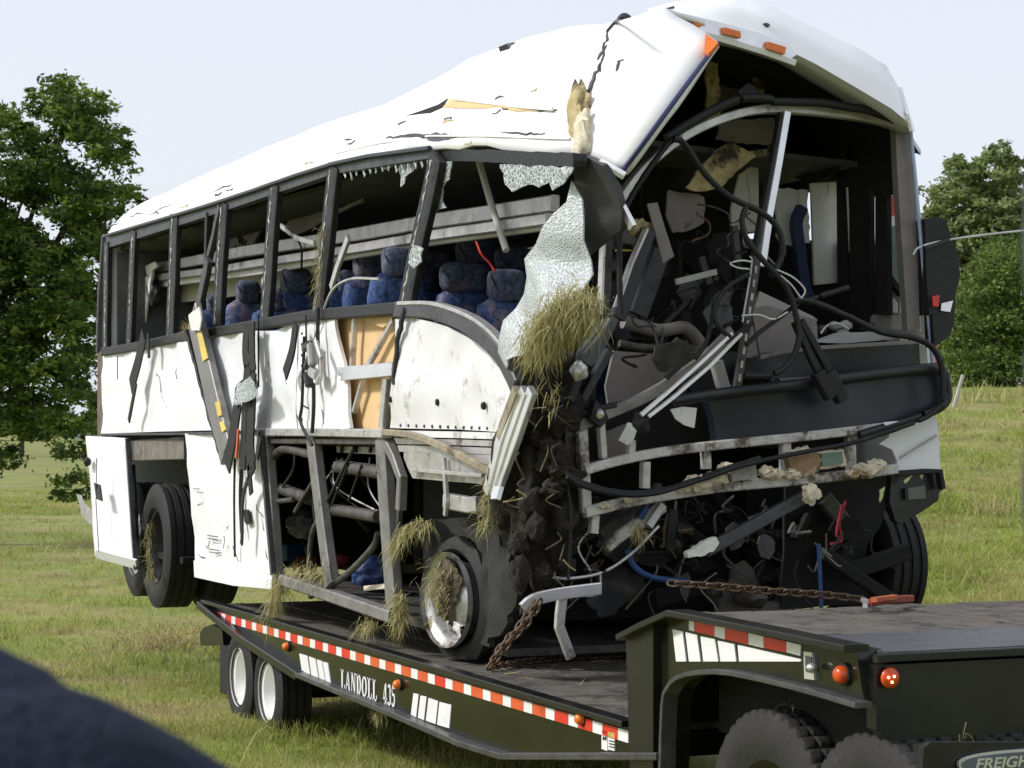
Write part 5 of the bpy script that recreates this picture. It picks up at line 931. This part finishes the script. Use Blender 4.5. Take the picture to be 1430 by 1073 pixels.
# gooseneck
GN = sheet('gooseneck_side', SY([(880, 893), (900, 880), (946, 857), (1070, 882), (1196, 908), (1206, 984), (1120, 960), (1030, 940), (985, 939), (955, 946), (940, 962), (934, 985), (931, 1080), (880, 1080)], YT), .10, OLIVE, TR)
sheet('gooseneck_post', SY([(874, 896), (880, 888), (912, 873), (912, 1080), (880, 1080)], YT - .035), .05, BLKP, TR)
bar('gooseneck_cap', SY([(875, 890), (905, 874), (946, 856), (1070, 880), (1196, 906)], YT - .03), .025, .10, BLKP, GN)
bar('arch_lip', SY([(931, 1080), (934, 985), (940, 962), (955, 946), (985, 939), (1030, 940), (1120, 960), (1206, 985)], YT - .02), .02, .07, MATS['worn_flange'], GN, k=2)
UZ = 1.215
cn = [PZ(946, 857, UZ), PZ(1200, 908, UZ - .01), PZ(1500, 896, UZ - .01), PZ(1500, 833, UZ), PZ(1040, 846, UZ)]
xa = PZ(946, 857, UZ).x; xm = PZ(1150, 884, UZ).x; xe = PZ(1240, 908, UZ).x
pw = (YB - .02) / 12
for i in range(12): box('plank', Vector(((xa - .1 + xm) / 2, .03 + pw * (i + .5), UZ - .03 + random.uniform(-.005, .005))), (xm - xa + .1, pw - .008, .045), WOOD, TR, None, .004)
box('tread_plate', Vector(((xm + xe) / 2, YB / 2 + .01, UZ - .022)), (xe - xm - .01, YB - .02, .03), PLATE, TR)
for i in range(26):
    for j in range(5): pass
box('deck_edge_far', Vector(((xa + xe) / 2, YB + .02, UZ - .06)), (xe - xa + .1, .06, .14), BLKP, TR); bar('deck_nose', [Vector((xe + .01, -.04, UZ - .025)), Vector((xe + .01, YB, UZ - .025))], .03, .03, BLKP, TR, Vector((0, 0, 1)))
sheet('gooseneck_front', [Vector((xe + .0, -.03, UZ - .05)), Vector((xe + .0, YB, UZ - .05)), Vector((xe + .0, YB, .5)), Vector((xe + .0, .5, .5)), Vector((xe, -.03, .95))], .06, BLKP, TR)
sheet('gooseneck_rear_wall', [Vector((xa - .15, .0, DZ)), Vector((xa - .15, YB, DZ)), Vector((xa - .15, YB, UZ - .05)), Vector((xa - .15, 0, UZ - .05))], .05, BLKP, TR)
box('gooseneck_belly', Vector(((xa + xe) / 2, YB / 2, .90)), (xe - xa - .3, YB - .3, .3), VOID, TR)
z7 = lambda q: [(1030 + a / 3.575, 773 + b / 3.575) for a, b in q]
for q, m_ in (([(962, 864), (969, 866), (969, 882), (962, 880)], WTAPE), ([(970, 866), (998, 873), (998, 889), (970, 882)], RED), ([(998, 873), (1012, 876), (1012, 893), (998, 889)], WTAPE), ([(1013, 877), (1044, 884), (1044, 900), (1013, 893)], RED), ([(1045, 884), (1066, 889), (1066, 905), (1045, 900)], WTAPE), ([(1067, 889), (1097, 896), (1097, 911), (1067, 905)], RED), ([(1098, 896), (1118, 901), (1117, 916), (1098, 911)], WTAPE)): spoly('tape_strip', q, m_, YT - .006, GN)
for q in ([(939, 879), (953, 882), (958, 924), (944, 924)], [(957, 883), (973, 887), (978, 924), (962, 924)], [(978, 889), (998, 893), (1003, 924), (982, 924)], [(1002, 895), (1025, 900), (1028, 924), (1006, 924)], [(1030, 901), (1118, 921), (1118, 924), (1032, 924)]): spoly('white_bar', q, WTAPE, YT - .006, GN)
sk = spoly('latch_plate', [(1122, 910), (1134, 912), (1137, 950), (1123, 948)], CHROME, YT - .01, GN, .02); spoly('latch_recess', [(1124, 916), (1132, 918), (1134, 940), (1125, 938)], STEEL, YT - .015, sk, .01); lump('latch_pin', PY(1134, 932, YT - .03), (.02, .02, .015), CHROME, sk, .1)
lamp(1181, 942, YT, .032, REDL, GN)
c = PX(1243, 947, xe + .02); bm = bmesh.new(); bmesh.ops.create_uvsphere(bm, u_segments=20, v_segments=10, radius=.036)
for v in bm.verts: v.co.x *= .5
bm.transform(Matrix.Translation(c)); fl = from_bm('front_lamp', bm, REDL, TR, True)
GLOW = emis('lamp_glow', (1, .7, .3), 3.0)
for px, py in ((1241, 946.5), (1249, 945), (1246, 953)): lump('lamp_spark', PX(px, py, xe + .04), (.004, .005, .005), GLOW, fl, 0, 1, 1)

# ------------------------------------------------------------------ tractor unit under the gooseneck
TK = thing('tractor_unit', 'truck tractor under the gooseneck, only its rear tyres and dark fender plate in view', 'truck')
def lug(v):
    R_ = math.hypot(v.x, v.z); a = math.atan2(v.z, v.x); h = -.016 * (1 if math.sin(a * 44 + (2 if v.y > 0 else 0)) > .45 else 0) if R_ > .442 else 0
    k = 1 + h / max(R_, .01); return Vector((v.x * k, v.y, v.z * k))
for px, py in ((1112, 1160), (1262, 1200)):
    s3 = (PY(px, py, .0) - PY(px, py + 100, .0)).length / 100; c = PY(px, py, .14); R_ = .45
    c.z = PY(px, 993 if px < 1200 else 1026, .1).z - R_
    prof = tyre_prof(R_, .26, .30); t = lathe('tyre', prof, TYRET, c, TK, 176, lug); lathe('rim', [(.27, -.12), (.25, -.08), (.2, .02), (.001, .02)], STEEL, c, t, 30)
    lathe('tyre', prof, TYRET, c + Vector((0, .36, 0)), TK, 176, lug)
    lathe('tyre', prof, TYRE, c + Vector((0, 1.75, 0)), TK, 88, lug)
    tube('axle', [c, c + Vector((0, 2.0, 0))], .09, BLKP, TK, 8, 1)
    hay('straw_tuft', 'straw lying on the %s truck tyre' % ('rear' if px < 1200 else 'forward'), [c + Vector((.02, -.05, R_ - .01)), c + Vector((.1, .15, R_ - .02))], .05, 60, .06, None, .6)
for y in (.85, 1.65): box('chassis_rail', Vector((13.2, y, .5)), (4.2, .09, .2), BLKP, TK)
xp = 12.6; fl = sheet('fender_plate', [PX(1290, 1045, xp), PX(1300, 1037, xp), PX(1480, 1037, xp), PX(1480, 1110, xp), PX(1286, 1110, xp)], .03, BLKP, TK)
bc = PX(1432, 1061, xp + .012); sw = (PX(1338, 1061, xp) - PX(1432, 1061, xp)).length; shh = (PX(1400, 1046, xp) - PX(1400, 1076, xp)).length / 2
def oval(name, a, b, x, m, th):
    bm = bmesh.new(); q = []
    for i in range(48):
        u = 2 * math.pi * i / 48; sx_, sy_ = math.cos(u), math.sin(u); q.append(Vector((x, bc.y + a * math.copysign(abs(sx_) ** .7, sx_), bc.z + b * math.copysign(abs(sy_) ** .7, sy_))))
    bm.free(); return sheet(name, q, th, m, fl)
oval('badge_rim', sw, shh, xp + .018, CHROME, .012); oval('badge_field', sw * .965, shh * .80, xp + .024, mat('badge_grey', (.10, .11, .13), .4), .010)
tc_ = bpy.data.curves.new('badge_text', 'FONT'); tc_.body = 'FREIGHTLINER'; tc_.shear = .25; tc_.size = 1; tc_.extrude = .02; tc_.offset = .02; tc_.align_x = 'LEFT'
to = bpy.data.objects.new('badge_text', tc_); COL.objects.link(to); bpy.context.view_layer.update()
tm = bpy.data.meshes.new_from_object(to.evaluated_get(bpy.context.evaluated_depsgraph_get())); bpy.data.objects.remove(to)
y0 = PX(1354, 1061, xp).y; hh = shh * 1.02; k = (2 * (bc.y - y0)) / max(v.co.x for v in tm.vertices)
for v in tm.vertices: v.co = Vector((xp + .026 + v.co.z * .08, y0 + v.co.x * k, bc.z - hh * .5 + v.co.y / .73 * hh))
tm.name = 'badge_text'; link('badge_text', tm, CHROME, fl)

# ------------------------------------------------------------------ chains, strap, rope
def link_mesh(Lk, wd, r):
    bm = bmesh.new(); pts = []
    for i in range(16):
        a = 2 * math.pi * i / 16; pts.append(Vector(((Lk / 2 - wd / 2) * (1 if math.cos(a) > 0 else -1) * (abs(math.cos(a)) > .05) + wd / 2 * math.cos(a), wd / 2 * math.sin(a), 0)))
    rings = []
    for i, p in enumerate(pts):
        t = (pts[(i + 1) % 16] - pts[i - 1]).normalized(); u = t.cross(Vector((0, 0, 1))); rings.append([bm.verts.new(p + u * r * math.cos(b) + Vector((0, 0, 1)) * r * math.sin(b)) for b in (0, 1.26, 2.51, 3.77, 5.03)])
    for i in range(16):
        for j in range(5): bm.faces.new([rings[i][j], rings[i][(j + 1) % 5], rings[(i + 1) % 16][(j + 1) % 5], rings[(i + 1) % 16][j]])
    bmesh.ops.recalc_face_normals(bm, faces=bm.faces); me = bpy.data.meshes.new('chain_link'); bm.to_mesh(me); bm.free(); me.materials.append(RUST); me.polygons.foreach_set('use_smooth', [True] * len(me.polygons)); return me
LM = link_mesh(.052, .034, .0062)
def chain(label, pts, step=.036):
    root = thing('chain', label, 'chain', group='rusty tie down chains'); P_ = catmull(pts, 30); d = 0; nxt = 0; k = 0
    for a, b in zip(P_, P_[1:]):
        L_ = (b - a).length
        while nxt <= d + L_:
            p = a.lerp(b, (nxt - d) / L_); q = (b - a).to_track_quat('X', 'Z').to_matrix().to_4x4() @ Matrix.Rotation(math.radians(45 + 90 * (k % 2) + random.uniform(-12, 12)), 4, 'X')
            o = bpy.data.objects.new('chain_link', LM); COL.objects.link(o); o.parent = root; o.matrix_local = Matrix.Translation(p) @ q; nxt += step; k += 1
        d += L_
    return root
chain('long rusty chain stretched low across the coach nose to the red binder', [PX(940, 815, 9.4), PX(1000, 819, 9.5), PX(1080, 826, 9.6), PX(1150, 831, 9.7), PX(1212, 838, 9.8)])
chain('chain hanging taut from the bent bumper strip to the deck edge', [PX(752, 843, 9.3), PX(735, 870, 9.3), PX(712, 895, 9.3), PX(684, 930, 9.3)]); chain('second strand of chain running beside the taut hanging one', [PX(744, 846, 9.26), PX(722, 880, 9.26), PX(704, 900, 9.26), PX(690, 920, 9.26)])
chain('dark chain lying along the deck towards the gooseneck', [PZ(684, 932, DZ + .03), PZ(730, 924, DZ + .03), PZ(790, 918, DZ + .03), PZ(870, 914, DZ + .03)])
RB = thing('load_binder', 'red and orange ratchet binder lying on the upper deck at the chain end', 'binder')
c = PZ(1238, 838, UZ + .03); bar('handle', [PZ(1215, 842, UZ + .03), PZ(1240, 838, UZ + .04), PZ(1272, 836, UZ + .03)], .03, .03, mat('binder_red', (.22, .03, .015), .5, 0, .3, 20), RB, Vector((0, 0, 1))); bar('hook', [PZ(1205, 838, UZ + .02), PZ(1216, 842, UZ + .02), PZ(1208, 846, UZ + .02)], .02, .02, CHROME, RB, Vector((0, 0, 1))); bar('barrel', [PZ(1220, 838, UZ + .05), PZ(1250, 834, UZ + .05)], .03, .02, mat('binder_orange', (.4, .09, .03), .5, 0, .3, 20), RB, Vector((0, 0, 1)))
tag(bar('blue_strap', SX([(1143, 760), (1145, 800), (1147, 850)], 9.0), .022, .006, BLUE, None, SIDE), 'narrow blue strap hanging behind the long chain', 'strap')
tag(tube('yellow_rope', [PZ(714, 917, DZ + .02), PZ(724, 905, DZ + .04), PZ(728, 898, DZ + .06), PZ(738, 900, DZ + .05), PZ(754, 899, DZ + .04), PZ(740, 903, DZ + .04), PZ(730, 912, DZ + .02)], .006, YEL), 'thin yellow rope scrap on the deck beside the chains', 'rope')

# ------------------------------------------------------------------ people at the picture edges
def skinned(name, J, E, rad, m, parent, root):
    me = bpy.data.meshes.new(name); keys = list(J); me.from_pydata([J[k] for k in keys], [], []); 
    me.edges.add(len(E)); me.edges.foreach_set('vertices', [keys.index(q) for e in E for q in e]); me.update()
    o = link(name, me, m, parent); md = o.modifiers.new('skin', 'SKIN'); md.use_smooth_shade = True
    for i, k in enumerate(keys):
        sv = me.skin_vertices[0].data[i]; sv.radius = rad[k]; sv.use_root = (k == root)
    s = o.modifiers.new('sub', 'SUBSURF'); s.levels = 2; s.render_levels = 3
    if m is not SKIN:
        tx = bpy.data.textures.get('folds') or bpy.data.textures.new('folds', 'CLOUDS'); tx.noise_scale = .07; dm = o.modifiers.new('folds', 'DISPLACE'); dm.texture = tx; dm.strength = .022; dm.texture_coords = 'LOCAL'
    return o
def person(label, feet, face, top_m, leg_m, h=1.75, vest=None, spread=False, elb=.23):
    """standing figure; face: the way it looks; spread: right arm held out"""
    f = Vector((face[0], face[1], 0)).normalized(); r = f.cross(Vector((0, 0, 1))); b = Vector(feet); k = h / 1.75
    def P(a, c, z): return b + (r * a + f * c + Vector((0, 0, z))) * k
    J = dict(pel=P(0, 0, .95), waist=P(0, 0, 1.08), chest=P(0, .01, 1.28), nb=P(0, 0, 1.41), neck=P(0, .0, 1.50), head0=P(0, .02, 1.55), head1=P(0, .03, 1.64), head2=P(0, .02, 1.70))
    R_ = dict(pel=(.15, .11), waist=(.14, .10), chest=(.16, .11), nb=(.09, .08), neck=(.055, .055), head0=(.07, .08), head1=(.08, .095), head2=(.065, .075)); E = [('pel', 'waist'), ('waist', 'chest'), ('chest', 'nb'), ('nb', 'neck'), ('neck', 'head0'), ('head0', 'head1'), ('head1', 'head2')]
    for s, q in ((-1, 'l'), (1, 'r')):
        sp_ = spread and s > 0; J['tr' + q] = P(s * .10, 0, 1.425); J['sh' + q] = P(s * .185, 0, 1.385); J['el' + q] = P(.42, .05, 1.245) if sp_ else P(s * elb, -.02, 1.13); J['wr' + q] = P(.56, .2, 1.2) if sp_ else P(s * (elb - .03), .08, .90); J['ha' + q] = P(.60, .27, 1.19) if sp_ else P(s * (elb - .04), .11, .83); R_['tr' + q] = (.065, .065); J['hip' + q] = P(s * .09, 0, .88); J['kn' + q] = P(s * .10, .02, .48); J['an' + q] = P(s * .10, -.02, .08); J['toe' + q] = P(s * .11, .15, .04)
        R_.update({'sh' + q: (.065, .065), 'el' + q: (.045, .045), 'wr' + q: (.03, .03), 'ha' + q: (.038, .022), 'hip' + q: (.085, .085), 'kn' + q: (.06, .06), 'an' + q: (.042, .042), 'toe' + q: (.04, .03)})
        E += [('nb', 'tr' + q), ('tr' + q, 'sh' + q), ('sh' + q, 'el' + q), ('el' + q, 'wr' + q), ('wr' + q, 'ha' + q), ('pel', 'hip' + q), ('hip' + q, 'kn' + q), ('kn' + q, 'an' + q), ('an' + q, 'toe' + q)]
    o = skinned('person', J, E, R_, SKIN, None, 'pel'); tag(o, label, 'person')
    def cloth(name, keys, m, g, root):
        J2 = {k: J[k] for k in keys}; skinned(name, J2, [e for e in E if e[0] in keys and e[1] in keys], {k: (R_[k][0] + g, R_[k][1] + g) for k in keys}, m, o, root)
    cloth('jacket', ['pel', 'waist', 'chest', 'nb', 'trl', 'shl', 'ell', 'wrl', 'trr', 'shr', 'elr', 'wrr'], top_m, .018, 'chest'); cloth('trousers', ['pel', 'hipl', 'knl', 'anl', 'hipr', 'knr', 'anr'], leg_m, .014, 'pel')
    if vest: cloth('vest', ['pel', 'waist', 'chest'], vest, .03, 'chest')
    for q in 'lr':
        for i in range(5):
            s = -1 if q == 'l' else 1; a = J['ha' + q] + r * (i - 2) * .016; d = (J['ha' + q] - J['wr' + q]).normalized()
            if i == 4: a = J['wr' + q] - r * s * .03 + d * .03; d = (d + f * .8).normalized()
            tube('finger', [a, a + d * .035, a + d * .055 + f * .02, a + d * .06 + f * .04], .0085, SKIN, o, 6, 3)
    lump('hair', J['head1'] + Vector((0, 0, .05)) - f * .02, (.09, .09, .075), HAIR, o, .1); lump('nose', J['head1'] + f * .105 - Vector((0, 0, .015)), (.013, .013, .022), SKIN, o, .1)
    for s in (-1, 1): lump('eye', J['head1'] + f * .088 + r * s * .032 + Vector((0, 0, .01)), (.011, .011, .008), BLACK, o, 0); lump('ear', J['head1'] + r * s * .09, (.012, .022, .03), SKIN, o, .1)
    tube('mouth', [J['head0'] + f * .088 - r * .022, J['head0'] + f * .092, J['head0'] + f * .088 + r * .022], .005, PINK, o, 5, 2); return o
# nearest figure: shoulder cuts the lower left corner
fwdn = FLAT
tip = PD(70, 935, 1.1); ft_ = tip - RIGHT * .185 - Vector((0, 0, 1.468)); 
person('person in navy jacket whose blurred shoulder fills the lower left corner', (ft_.x, ft_.y, ft_.z), (FLAT.x, FLAT.y), NAVY, NAVY, 1.75, spread=True)
q = PD(1421, 600, 1.35); fr = q + RIGHT * .259; fr.z = gz(fr.x, fr.y); person('person in grey sweater, only the sleeve edge shows at the right border', (fr.x, fr.y, fr.z), (FLAT.x, FLAT.y), GREYC, NAVY, 1.75, elb=.2)
q = PD(1416, 448, 9.6); fr = q + RIGHT * .25; person('person in yellow vest standing on the upper deck, mostly hidden at right edge', (fr.x, fr.y, UZ), (-RIGHT.x, -RIGHT.y), NAVY, NAVY, 1.75, vest=HIVIS)
